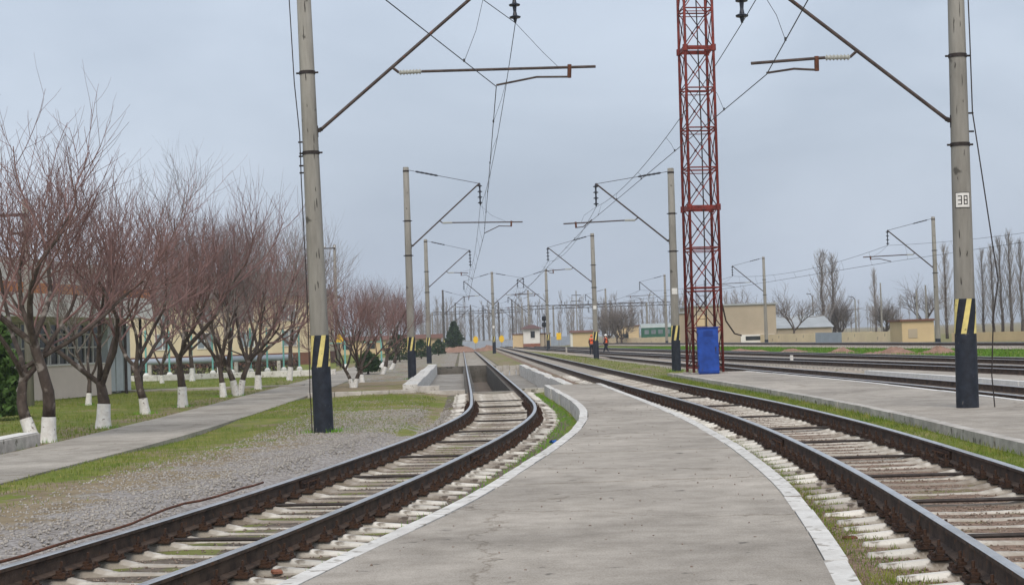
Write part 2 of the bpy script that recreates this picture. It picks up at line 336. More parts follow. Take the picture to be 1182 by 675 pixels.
def spline(P):
    P = np.array(P, float); y, x = P[:, 0], P[:, 1]
    m = np.gradient(x, y)
    def f(t):
        t = np.atleast_1d(np.asarray(t, float)); i = np.clip(np.searchsorted(y, t)-1, 0, len(y)-2); h = y[i+1]-y[i]; s = np.clip((t-y[i])/h, 0, 1)
        return (2*s**3-3*s**2+1)*x[i]+(s**3-2*s**2+s)*h*m[i]+(-2*s**3+3*s**2)*x[i+1]+(s**3-s**2)*h*m[i+1]
    return f
fLT, fRT, fT3, fT4, fT5, fT6 = map(spline, (LT, RT, T3, T4, T5, T6))
PL = spline([(5, -3.3), (8, -2.3), (10.8, -1.64), (12.07, -1.4), (14.34, -.92), (15.45, -.7), (19.09, -.14), (23.3, .45), (27.5, .93), (32, 1.27), (35, 1.37), (39.5, 1.36), (45.9, 1.2), (51.8, 1.0), (53.7, .95)])
PR = spline([(5, 1.45), (8, 1.85), (9.98, 2.12), (11.4, 2.29), (13.6, 2.53), (16, 2.76), (19.75, 2.99), (22.8, 3.12), (26.1, 3.2), (30.7, 3.23), (37.4, 3.17), (44.1, 3.03), (53.7, 2.85)])
PathR = spline([(10, -7.7), (23.6, -7.4), (32, -7.1), (42.6, -7.15), (57, -7.5), (70, -7.9), (100, -9.0), (150, -11.2), (192, -13.2)])
PathL = spline([(10, -9.9), (23.6, -9.6), (32, -9.5), (42.6, -9.65), (57, -10.1), (70, -10.5), (100, -11.6), (150, -13.7), (192, -15.6)])
XC = lambda y: 1.0456-.03243*y
# pit / wells (in x' = X - XC(Y))
PIT = (.62, 56.0, 112.0); WL = (-2.7, -.95, 58.0, 105.0); WR = (.95, 2.35, 57.0, 96.0)
ZL, ZR = -.25, -.13          # ground level left / right of the middle platform
def sstep(a, b, x): t = np.clip((x-a)/(b-a), 0, 1); return t*t*(3-2*t)

def ground_h(X, Y):
    xp = X-XC(Y)
    edge = np.where(Y < 54, (PL(np.clip(Y, 5, 53)).reshape(Y.shape)+.9), XC(Y)+2.5)
    s = sstep(0, .6, X-edge)
    h = ZL+(ZR-ZL)*s
    for fn, y0, y1, z in ((fLT, -99, 260, -.37), (fRT, -99, 340, -.19), (fT3, -99, 165, -.34), (fT4, -99, 340, -.19), (fT5, -99, 340, -.19), (fT6, -99, 340, -.1)):
        c = fn(np.clip(Y, 0, 340)).reshape(Y.shape); d = np.abs(X-c); k = (1-sstep(1.75, 2.3, d))*((Y > y0) & (Y < y1))
        h = h*(1-k)+np.minimum(h, z)*k
    lt0 = fLT(np.clip(Y, 0, 255)).reshape(Y.shape); tri = sstep(1.75, 2.15, X-lt0)*sstep(26, 33, Y)*(1-sstep(53.5, 55.5, Y))*(X < edge+.1)
    h = h*(1-tri)+(-.125)*tri
    und = .05*np.sin(X*.41+1.3)*np.sin(Y*.23)+.03*np.sin(X*.9+Y*.31)
    keep = sstep(3, 6, np.abs(X-fLT(np.clip(Y, 0, 255)).reshape(Y.shape)))*sstep(3, 6, np.abs(X-fRT(np.clip(Y, 0, 330)).reshape(Y.shape)))*(X < 0)
    h = h+und*keep*.8-.02*keep
    yc = np.clip(Y, 10, 190); pl_, pr_ = PathL(yc).reshape(Y.shape), PathR(yc).reshape(Y.shape)
    near = (X > pl_-.6) & (X < pr_+.6) & (Y < 192)
    return np.where(near, np.minimum(h, -.262), h)
def surf_h(X, Y):
    h = ground_h(X, Y)
    for fn, zt in ((fLT, -.06), (fRT, .13)):
        d = np.abs(X-fn(np.clip(Y, 3, 250)).reshape(Y.shape)); bal = zt-.25
        h = np.maximum(h, np.interp(d, [0, .4, .75, 1.3, 1.5, 1.75, 1.8], [bal-.012, bal-.012, bal-.026, bal-.004, bal-.012, bal-.10, -9]))
    return h

def zone(X, Y):
    """R grass, G dry, B gravel"""
    r = np.full(X.shape, .35); b = np.full(X.shape, .15)
    pr = PathR(np.clip(Y, 10, 190)).reshape(Y.shape); lt = fLT(np.clip(Y, 0, 255)).reshape(Y.shape)
    rt = fRT(np.clip(Y, 0, 330)).reshape(Y.shape)
    # lawn left of the path
    lawn = X < pr-2.3
    r = np.where(lawn, .78, r); r = np.where(lawn & (X > pr-3.9), .45, r)
    # verge between the path and the left track
    vg = (X >= pr-2.3) & (X < lt+1.2); u = (X-pr)/np.maximum(lt-1.2-pr, .5)
    r = np.where(vg, np.where(Y < 30, .80-1.7*u, .78-.75*u), r); b = np.where(vg, np.where(Y < 44, -.45+1.75*u, .25+.2*np.sin(Y*.4)), b)
    r = np.where(vg & (Y > 44) & (Y < 56), .60, r); b = np.where(vg & (Y > 44) & (Y < 56), .2, b)
    r = np.where(vg & (Y > 33) & (Y < 44) & (u > .5), .50, r); b = np.where(vg & (Y > 36) & (Y < 44), .45, b)
    r = np.where(vg & (Y > 56) & (X < lt-2.6), .28, r); b = np.where(vg & (Y > 56) & (Y <= 75), -.3, b); b = np.where(vg & (Y > 75), .55, b)
    # triangle of grass beside the platform and verge of track 2
    tri = (X > lt+1.2) & (X < rt-1.2) & (Y < 58)
    r = np.where(tri, .85, r)
    v2 = (np.abs(X-rt) < 1.9) & (X < rt); r = np.where(v2, .45, r)
    v3 = (X > rt+1.2) & (X < rt+3.0) & (Y < 64); r = np.where(v3, .8, r)
    mid = (X > XC(Y)+2.5) & (X < rt-1.2) & (Y > 54); r = np.where(mid, .5, r); b = np.where(mid, .2, b)
    rgt = (X > rt+1.2) & (Y > 62); r = np.where(rgt, .52, r)
    t5 = fT5(np.clip(Y, 30, 330)).reshape(Y.shape); t6 = fT6(np.clip(Y, 60, 340)).reshape(Y.shape)
    gs = (X > t5+2.5) & (X < t6-1.5); r = np.where(gs, 1.4, r)
    far = Y > 260; r = np.where(far, .35, r)
    return r, b

# ------------------------------------------------------------------ ground sheet
def lines(*seg):
    o = set()
    for a, b, s in seg:
        for v in np.arange(a, b+1e-6, s): o.add(round(float(v), 3))
    return sorted(o)
gx = set(lines((-30, 30, .5)));
for a in (-PIT[0], PIT[0], WL[0], WL[1], WR[0], WR[1]):
    gx = {v for v in gx if abs(v-a) > .17}; gx.add(a)
v = 30.0
while v < 1800: v *= 1.22; gx.add(v); gx.add(-v)
gx = np.array(sorted(gx))
gy = set(lines((2, 76, .5), (76, 130, 2)))
for a in (PIT[1], PIT[2], WL[2], WL[3], WR[2], WR[3]): gy.add(a)
v = 130.0
while v < 3500: v *= 1.12; gy.add(v)
for v in (-40, -15, -5): gy.add(v)
gy = np.array(sorted(gy))
XX, YY = np.meshgrid(gx, gy); Yv = YY; Xv = XX+XC(np.clip(YY, -40, 300))
Zv = ground_h(Xv, Yv)
nx, ny = len(gx), len(gy)
cx = (gx[:-1]+gx[1:])/2; cy = (gy[:-1]+gy[1:])/2
CX, CY = np.meshgrid(cx, cy)
hole = ((np.abs(CX) < PIT[0]) & (CY > PIT[1]) & (CY < PIT[2])) | ((CX > WL[0]) & (CX < WL[1]) & (CY > WL[2]) & (CY < WL[3])) | ((CX > WR[0]) & (CX < WR[1]) & (CY > WR[2]) & (CY < WR[3]))
ii = np.arange(nx*ny).reshape(ny, nx)
q = np.stack([ii[:-1, :-1], ii[:-1, 1:], ii[1:, 1:], ii[1:, :-1]], -1)[~hole]
tr = np.concatenate([q[:, [0, 1, 2]], q[:, [0, 2, 3]]])
gm = np_mesh('ground', np.stack([Xv, Yv, Zv], -1).reshape(-1, 3), tr, M['ground'], True)
zr, zb = zone(Xv, Yv)
ca = gm.color_attributes.new('zone', 'FLOAT_COLOR', 'POINT')
ca.data.foreach_set('color', np.stack([zr, np.zeros_like(zr), zb, np.ones_like(zr)], -1).astype(np.float32).ravel())
tag(link('ground', gm), kind='structure')

# ------------------------------------------------------------------ tracks
RAILP = [(-.075, 0), (.075, 0), (.075, .012), (.014, .032), (.010, .128), (.0365, .142), (.0365, .170), (.028, .180), (-.028, .180), (-.0365, .170), (-.0365, .142), (-.010, .128), (-.014, .032), (-.075, .012)]
def frame_at(fn, y):
    x = float(fn(y)[0]); dx = float((fn(y+.25)-fn(y-.25))[0])/.5; t = Vector((dx, 1, 0)).normalized(); return x, t, Vector((t.y, -t.x, 0))
def rail_mesh(fn, ys, off, z):
    mb = MB(); n = len(RAILP); vs = []
    for y in ys:
        x, t, nn = frame_at(fn, y)
        for a, b in RAILP: p = Vector((x, y, z))+nn*(off+a); vs.append((p.x, p.y, z+b))
    fs = []; ms = []
    for i in range(len(ys)-1):
        for k in range(n):
            k2 = (k+1) % n; fs.append((i*n+k, i*n+k2, (i+1)*n+k2, (i+1)*n+k)); ms.append(1 if k in (6, 7, 8) else 0)
    fs.append(tuple(range(n-1, -1, -1))); ms.append(0); fs.append(tuple(range((len(ys)-1)*n, len(ys)*n))); ms.append(0)
    mb.v = vs; mb.f = fs; mb.m = ms
    return mb
def sleeper_mb():
    mb = MB(); S = [(-1.35, .12, .09), (-1.325, .158, .10), (-1.1, .176, .10), (-.97, .188, .10), (-.62, .188, .10), (-.42, .150, .085), (0, .140, .085), (.42, .150, .085), (.62, .188, .10), (.97, .188, .10), (1.1, .176, .10), (1.325, .158, .10), (1.35, .12, .09)]
    vs = []
    for x, h, hw in S:
        h = max(h, .06); hw *= .9; tb = hw*.72; c = .03
        vs += [(x, -hw-.005, 0), (x, -tb, h-c), (x, -tb+c, h), (x, tb-c, h), (x, tb, h-c), (x, hw+.005, 0)]
    fs = []
    for i in range(len(S)-1):
        for k in range(5): fs.append((i*6+k, (i+1)*6+k, (i+1)*6+k+1, i*6+k+1))
    fs.append(tuple(range(6))); fs.append(tuple(range(len(S)*6-1, len(S)*6-7, -1)))
    mb.add(vs, fs); return mb
SL = sleeper_mb(); SL_H = .188
sl_me = [SL.mesh('sleeper', M['sleeper']), SL.mesh('sleeper', M['sleeper_dirty'])]
def fastening_mb():
    mb = MB(); mb.box(-.18, .18, -.085, .085, 0, .018)
    for s in (-1, 1):
        mb.box(s*.085, s*.155 if s > 0 else s*.085, -.06, .06, .018, .038) if s > 0 else mb.box(-.155, -.085, -.06, .06, .018, .038)
        mb.box(min(s*.07, s*.125), max(s*.07, s*.125), -.035, .035, .038, .062)
        mb.tube([(s*.108, 0, .06), (s*.108, 0, .085)], .026, 6); mb.tube([(s*.108, 0, .085), (s*.108, 0, .135)], .012, 6)
        for e in (-1, 1): mb.tube([(s*.155, e*.055, .018), (s*.155, e*.055, .05)], .018, 6)
    return mb
fast_me = fastening_mb().mesh('fastening', M['clip'])
def strip_mesh(fn, ys, prof, mtl):
    mb = MB(); n = len(prof); vs = []
    for y in ys:
        x, t, nn = frame_at(fn, y)
        for a, z in prof: p = Vector((x, y, 0))+nn*a; vs.append((p.x, p.y, z+random.uniform(-.008, .008)))
    mb.add(vs, [(i*n+k, i*n+k+1, (i+1)*n+k+1, (i+1)*n+k) for i in range(len(ys)-1) for k in range(n-1)])
    return mb
def ballast_mat(name, a, b, moss, th):
    m = mat(name, a, .97, 0, 7, .9, 45, col2=b, spots=(moss, th, 1.6), detail=9); return m
M['ballL'] = ballast_mat('ballast_left', (.20, .165, .13), (.095, .075, .058), (.17, .18, .05), .54)
M['ballR'] = ballast_mat('ballast_right', (.31, .215, .16), (.15, .10, .072), (.17, .17, .06), .585)
M['ballF'] = ballast_mat('ballast_far', (.45, .385, .325), (.30, .25, .20), (.18, .17, .07), .64)

def make_track(fn, y0, y1, ztop, label, ysl, bmat, skip=None, joints=((), ()), rods=(), step=.5435, dirty=.3):
    t = empty('railway_track', (float(fn((y0+y1)/2)[0])*0, 0, 0), label=label, cat='railway track', group='railway tracks')
    seat = ztop-.20; bal = seat-.050
    prof = [(-1.75, bal-.10), (-1.5, bal-.012), (-1.3, bal-.004), (-.75, bal-.026), (-.4, bal-.012), (0, bal-.012), (.4, bal-.012), (.75, bal-.026), (1.3, bal-.004), (1.5, bal-.012), (1.75, bal-.10)]
    rngs = [(y0, y1)] if not skip else [(y0, skip[0]), (skip[1], y1)]
    for a, b in rngs:
        ys = list(np.arange(a, min(b, 70), .5))+list(np.arange(max(a, 70), b, 4))+[b]; ys = sorted(set(round(float(y), 3) for y in ys))
        strip_mesh(fn, ys, prof, bmat).build('ballast', bmat, t, True)
    for sgn, jl in ((-1, joints[0]), (1, joints[1])):
        cuts = [y0]+list(jl)+[y1]
        for a, b in zip(cuts[:-1], cuts[1:]):
            a2, b2 = a+.005, b-.005
            ys = [a2]+[v for v in np.arange(math.ceil(a2*2)/2, min(b2, 70), .5) if v > a2]+[v for v in np.arange(72, b2, 4) if v > a2]+[b2]
            rail_mesh(fn, ys, sgn*.797, ztop-.18).build('rail', [M['rust'], M['steel']], t)
        for j in jl:
            x, tt, nn = frame_at(fn, j); mb = MB()
            for s in (-1, 1):
                mb.box(sgn*.797+min(s*.012, s*.040), sgn*.797+max(s*.012, s*.040), -.42, .42, .034, .128)
                for k in (-.34, -.2, -.06, .06, .2, .34): mb.tube([(sgn*.797+s*.040, k, .08), (sgn*.797+s*.075, k, .08)], .016, 6)
            mb.build('fishplate', M['clip'], t, loc=(x, j, ztop-.18), rot=(0, 0, math.atan2(-tt.x, tt.y)))
    # sleepers: nearest ones each an object, the rest joined
    s = y0+.3; far = MB(); k = 0
    while s < y1:
        if not (skip and skip[0]-.2 < s < skip[1]+.2):
            x, tt, nn = frame_at(fn, s); a = math.atan2(-tt.x, tt.y)+random.gauss(0, .012); dy = random.gauss(0, .02)
            if s < ysl:
                o = link('sleeper', sl_me[1 if random.random() < dirty else 0], t, (x+random.gauss(0, .018), s+dy, seat-SL_H+random.gauss(0, .003)), (random.gauss(0, .012), 0, a))
                if s < 46:
                    for e in (-1, 1): link('fastening', fast_me, o, (e*.797, 0, SL_H+.001))
            elif s < 150 or k % 2 == 0:
                Mx = Matrix.Translation((x, s, seat-SL_H)) @ Matrix.Rotation(a, 4, 'Z')
                far.add([tuple(Mx @ Vector(v)) for v in [(xx, yy, zz) for zz in (0, SL_H-.01) for yy in (-.1, .1) for xx in (-1.35, 1.35)]], [(4, 5, 7, 6), (0, 1, 5, 4), (0, 4, 6, 2), (1, 3, 7, 5), (2, 6, 7, 3)])
            k += 1
        s += step*tt.y
    if far.v: tag(far.build('distant_sleepers', M['sleeper_far'], t), kind='stuff')
    for y in rods:
        x, tt, nn = frame_at(fn, y); mb = MB(); mb.tube([(-.9, 0, 0), (.9, 0, 0)], .019, 8)
        for e in (-1, 1): mb.tube([(e*.9, 0, 0), (e*.97, 0, 0)], .03, 6)
        mb.build('gauge_rod', M['darkmetal'], t, loc=(x, y, seat+.0), rot=(0, 0, math.atan2(-tt.x, tt.y)))
    return t
rodsL = [12.1, 15.6, 18.7, 22.3, 25.9, 29.4, 32.5, 36.5, 40, 44, 48]
rodsR = [10.1, 12.6, 15.2, 17.9, 20.6, 23.6, 27, 31, 36, 41]
trL = make_track(fLT, 3, 254, -.06, 'curving rusty track on the left with an inspection pit between its rails', 56, M['ballL'], skip=(PIT[1]-.1, PIT[2]+.1), joints=((20.6,), (24.2, 49)), rods=rodsL, dirty=.3)
trR = make_track(fRT, 3, 330, .13, 'curving track between the two wide concrete platforms on the right', 70, M['ballR'], joints=((22.6, 47.6), (19.6, 44.6)), rods=rodsR, dirty=.22)
make_track(fT3, 6, 165, -.02, 'dark track running just behind the far white edge of the right platform', 0, M['ballF'])
make_track(fT4, 16, 330, .15, 'dark track just beyond the narrow white platform', 0, M['ballF'])
make_track(fT5, 30, 330, .15, 'rusty track beside the reddish soil heaps', 0, M['ballF'])
make_track(fT6, 60, 340, .30, 'farthest track with pale sleepers in front of the cream wall', 0, M['ballF'], dirty=.0)

# ------------------------------------------------------------------ inspection pit and wells beside it
def shear_box(mb, x0, x1, y0, y1, z0, z1, m=0):
    vs = [(x+XC(y), y, z) for z in (z0, z1) for y in (y0, y1) for x in (x0, x1)]
    mb.add(vs, [(0, 2, 3, 1), (4, 5, 7, 6), (0, 1, 5, 4), (2, 6, 7, 3), (0, 4, 6, 2), (1, 3, 7, 5)], m); return mb
pit = empty('inspection_pit', kind='structure')
ZP, ZW = -1.4, -.62
shear_box(MB(), -PIT[0]-.02, PIT[0]+.02, PIT[1]-.02, PIT[2]+.02, ZP-.1, ZP).build('pit_floor', M['pit_floor'], pit)
for k in range(14):       # pit side walls are cast blocks that carry the rails
    y0 = PIT[1]+k*4.0; y1 = y0+4.0-.03
    for s in (-1, 1):
        a, b = (PIT[0], WL[1]*-1+.02) if s > 0 else (-.97, -PIT[0])
        shear_box(MB(), a, b, y0, y1, ZP, -.242).build('pit_wall_block', M['pit'], pit)
shear_box(MB(), -.9, .9, PIT[1]-.35, PIT[1]-.004, ZP, -.235).build('pit_end_wall', M['slab'], pit)
shear_box(MB(), -.9, .9, PIT[2]+.004, PIT[2]+.35, ZP, -.235).build('pit_end_wall', M['pit'], pit)
for k in range(12):
    y0 = WL[2]+k*3.92
    shear_box(MB(), WL[0]+.003, WL[1]-.022, y0, y0+3.88, ZW-.1, ZW+random.uniform(-.015, .015)).build('well_slab', M['slab'], pit)
for k in range(10):
    y0 = WR[2]+k*3.9
    shear_box(MB(), WR[0]+.022, WR[1]-.003, y0, y0+3.86, ZW-.1, ZW+random.uniform(-.015, .015)).build('well_slab', M['slab'], pit)
shear_box(MB(), WL[0]-.3, WL[1]-.03, WL[3]+.003, WL[3]+.3, ZW-.1, -.13).build('well_end_wall', M['pit'], pit)
for k in range(4): shear_box(MB(), WR[0]+.03+k*.4, WR[0]+.40+k*.4, WR[3]+.003, WR[3]+.3, ZW-.1, -.04+.03*(k % 2)).build('well_end_block', M['curb_raw'], pit)
shear_box(MB(), WL[0]+.3, WL[1]-.03, WL[2]-.5, WL[2]-.003, ZW-.1, -.2).build('well_end_wall', M['curb_raw'], pit)
shear_box(MB(), WR[0]+.03, WR[1]+.2, WR[2]-.35, WR[2]-.003, ZW-.1, -.19).build('well_end_wall', M['curb_raw'], pit)
pw = empty('parapet_wall', label='low thick whitewashed parapet left of the inspection pit', cat='wall')
for k in range(8):
    y0 = 58.6+k*5.8; shear_box(MB(), -3.25, WL[0]-.004, y0, y0+5.76, -.7, .03+.02*math.sin(k*2)).build('wall_block', M['curb'], pw)
shear_box(MB(), -2.69, -1.9, 57.9, 58.5, -.245, -.03).build('step_block', M['curb_raw'], pw)
pw2 = empty('retaining_wall', label='low whitewashed wall right of the inspection pit, running on from the platform corner', cat='wall')
for k in range(10):
    y0 = 54.2+k*4.2; shear_box(MB(), WR[1]+.004, WR[1]+.32, y0, y0+4.16, -.72, -.01+.025*math.sin(k*2.4)).build('wall_block', M['curb'], pw2)

# ------------------------------------------------------------------ platforms and path
def slab_strip(parent, fl, fr, cuts, z0, z1, m, inl=0, inr=0, name='slab', gap=.012, jz=.004):
    for a, b in zip(cuts[:-1], cuts[1:]):
        n = max(2, int((b-a)/.8)+1); ys = np.linspace(a+gap/2, b-gap/2, n)
        poly = [(float(fl(y)[0])+inl, float(y)) for y in ys][::-1]+[(float(fr(y)[0])-inr, float(y)) for y in ys]
        MB().prism(poly, z0, z1+random.uniform(-jz, jz)).build(name, m, parent)
def curb_strip(parent, fn, side, y0, y1, w_, z0, z1, m, lens=(1.0, 2.2), name='curb_block'):
    y = y0
    while y < y1-.2:
        b = min(y1, y+random.uniform(*lens)); n = max(2, int((b-y)/.5)+1); ys = np.linspace(y+.006, b-.006, n); j = random.gauss(0, .008)
        poly = []
        for v in ys: poly.append((float(fn(v)[0])+(0 if side < 0 else -w_)+j, float(v)))
        poly2 = [(x+w_-.006, v) for x, v in poly]
        pp = poly2+poly[::-1] if True else None
        MB().prism(pp, z0, z1+random.uniform(-.003, .003)).build(name, m, parent); y = b
plat = empty('platform', kind='structure')
slab_strip(plat, PL, PR, [5, 8.6, 13.1, 17.6, 22.0, 26.6, 31, 35.6, 40, 44.6, 49, 53.4], -.42, 0, M['platform'], .17, .17, jz=.003, gap=.032)
curb_strip(plat, PL, -1, 5, 53.4, .165, -.42, .006, M['curb'])
curb_strip(plat, PR, 1, 5, 53.4, .165, -.42, .006, M['curb'])
P2N = spline([(6, 6.15), (14, 6.4), (20.9, 6.6), (23.3, 6.66), (26.8, 6.79), (31.4, 6.88), (41.8, 6.74), (52.5, 6.4), (63.5, 6.05)])
P2F = spline([(6, 10.3), (20, 10.35), (37, 10.3), (44, 10.2), (50.6, 9.95), (58, 9.55), (63.5, 9.2)])
plat2 = empty('platform', kind='structure')
slab_strip(plat2, P2N, P2F, [6, 12, 18, 24, 30, 36, 42, 48, 54, 59, 63.5], -.32, 0, M['platform'], .205, .15, jz=.003)
curb_strip(plat2, P2N, -1, 6, 63.5, .2, -.32, .012, M['curb_raw'], (1.4, 2.4))
curb_strip(plat2, P2F, 1, 6, 63.5, .145, -.32, .006, M['white'], (2, 3))
plat3 = empty('platform', kind='structure')
P3N = spline([(14, 13.5), (33, 13.35), (41, 13.15), (50, 12.8), (57, 12.42)]); P3F = spline([(14, 17.5), (30, 16.2), (41, 15.2), (50, 14.3), (57, 13.6)])
slab_strip(plat3, P3N, P3F, [14, 20, 26, 32, 38, 44, 50, 57], -.32, .03, M['platform'], .2, 0)
curb_strip(plat3, P3N, -1, 14, 57, .195, -.32, .042, M['white'], (2, 3))
path = empty('path', kind='structure')
slab_strip(path, PathL, PathR, list(np.arange(10, 60, 2.9))+list(np.arange(61, 190, 6)), -.40, -.238, M['path'], gap=.014, jz=.006)
# thin cross path and low kerbs on the lawn
cp = empty('cross_path', kind='structure')
for k in range(9): MB().box(-42+k*3.6, -38.43+k*3.6, 72.5+.0, 73.7, -.4, -.20).build('slab', M['path'], cp)
kb = empty('lawn_kerb', label='long low whitish kerb along the far side of the lawn', cat='kerb')
for k in range(11): MB().cbox(-40.5+k*2.7, -37.83+k*2.7, 97.0, 97.35, -.35, .07, .02).build('kerb_block', M['curb'], kb)
lk = empty('kerb_wall', label='low concrete kerb wall with white top beside the two-stemmed tree', cat='kerb')
for k in range(4): MB().cbox(-10.15, -9.72, 22.0+k*2.7, 24.67+k*2.7, -.45, .0, .03).build('kerb_block', M['curb_raw'], lk)
MB().box(-10.13, -9.74, 22.01, 32.7, .001, .006).build('paint_strip', M['white'], lk)

bk = empty('bed_kerb', label='thin pale kerb at the front of the brown tree bed', cat='kerb')
for k in range(4): MB().cbox(-7.45+k*.98, -6.5+k*.98, 57.6, 57.8, -.4, -.13, .015).build('kerb_block', M['curb_raw'], bk)

# ------------------------------------------------------------------ catenary poles
def pole_radius(z, H=9.8): return .205-.062*z/H
def ins_string(mb, p0, p1, r, n=3, m=0):
    p0, p1 = Vector(p0), Vector(p1); d = p1-p0; Lq = d.length; dn = d.normalized(); pts = [p0]; rad = [.02]
    for k in range(n):
        s = Lq*(k+.5)/n; h = Lq/n
        for o, rr in ((-.42, .035), (-.12, .05), (.0, r), (.10, r*.92), (.16, .045)): pts.append(p0+dn*(s+o*h)); rad.append(rr)
    pts.append(p1); rad.append(.02); mb.tube(pts, rad, 12, m); return mb
def cantilever(root, s, style='long', att=5.9, tip=(3.4, 8.85), reg=(7.0, 5.45), con=(3.65, 6.4), topz=9.6, wr=1.0, mess=7.75):
    """local +x*s points to the track; returns local contact and messenger points"""
    rw = .03*wr
    sgn = lambda x, z, y=0: (s*x, y, z)
    mb = MB(); mb.tube([sgn(.19, att), sgn(tip[0], tip[1])], .036*wr, 8)
    mb.build('bracket_arm', M['arm'], root)
    mb = MB(); mb.tube([sgn(.13, att-.12), sgn(.13, att+.12)], .05, 6); mb.tube([sgn(.12, att), sgn(.26, att+.05)], .045, 6)
    mb.build('bracket_hinge', M['darkmetal'], root)
    # tie rod with insulator
    a = Vector(sgn(.12, topz-.15)); b = Vector(sgn(tip[0]-.02, tip[1]-.02)); d = b-a
    MB().tube([a, b], .013*wr, 6).build('tie_rod', M['darkmetal'], root)
    mb = MB(); ins_string(mb, a+d*.10, a+d*.42, .05, 5); mb.build('insulator', M['dark_ins'], root)
    # registration arm
    x_at = lambda z: .19+(z-att)/(tip[1]-att)*(tip[0]-.19)
    z0 = reg[0]+.12; xa = x_at(z0); xe = reg[1]
    ze = reg[0]-.08
    L0 = Vector(sgn(xa, z0)); L1 = Vector(sgn(xa+.14, reg[0])); L2 = Vector(sgn(xa+.62, reg[0])); L3 = Vector(sgn(xe, ze))
    MB().tube([L0, L1], .03*wr, 6).build('arm_clamp', M['arm'], root)
    mb = MB(); ins_string(mb, L1, L2, .062, 7); mb.build('insulator', M['glass_ins'], root)
    MB().tube([L2, L3], .030*wr, 8).build('registration_arm', M['arm'], root)
    xc = (xe-.55) if style == 'long' else (xa+.78); zc = reg[0]+(ze-reg[0])*(xc-xa)/(xe-xa)
    mb = MB(); mb.tube([sgn(xc, zc+.06), sgn(xc-.02 if style == 'long' else xc, zc-.22)], .045*wr, 6); mb.build('steady_clamp', M['redrust'], root)
    k = (con[0]-xc)
    MB().tube([sgn(xc, zc-.20), sgn(xc+k*.45, zc-.17), sgn(con[0], con[1]+.03)], .022*wr, 6).build('steady_arm', M['arm'], root)
    # messenger insulator string under the tip
    mz = mess; mxx = tip[0]+.0
    mb = MB(); ins_string(mb, sgn(tip[0], tip[1]), sgn(mxx, mz), .125, max(3, int((tip[1]-mz)/.24))); mb.build('insulator', M['dark_ins'], root)
    if style == 'long':
        MB().tube([sgn(mxx, mz), sgn(mxx+.55, zc+.35), sgn(xc-.25, zc+.03)], .007*wr, 4).build('support_wire', M['wire'], root)
    return Vector(sgn(con[0], con[1])), Vector(sgn(mxx, mz))
def stripe_mb(H, z0, z1, a0, width, slant, n=5):
    mb = MB(); vs = []
    for i in range(n+1):
        z = z0+(z1-z0)*i/n; r = pole_radius(z, H)+.009
        for j in range(4):
            a = a0+slant*(z-z0)+width*j/3; vs.append((r*math.cos(a), r*math.sin(a), z))
    mb.add(vs, [(i*4+j, i*4+j+1, (i+1)*4+j+1, (i+1)*4+j) for i in range(n) for j in range(3)]); return mb
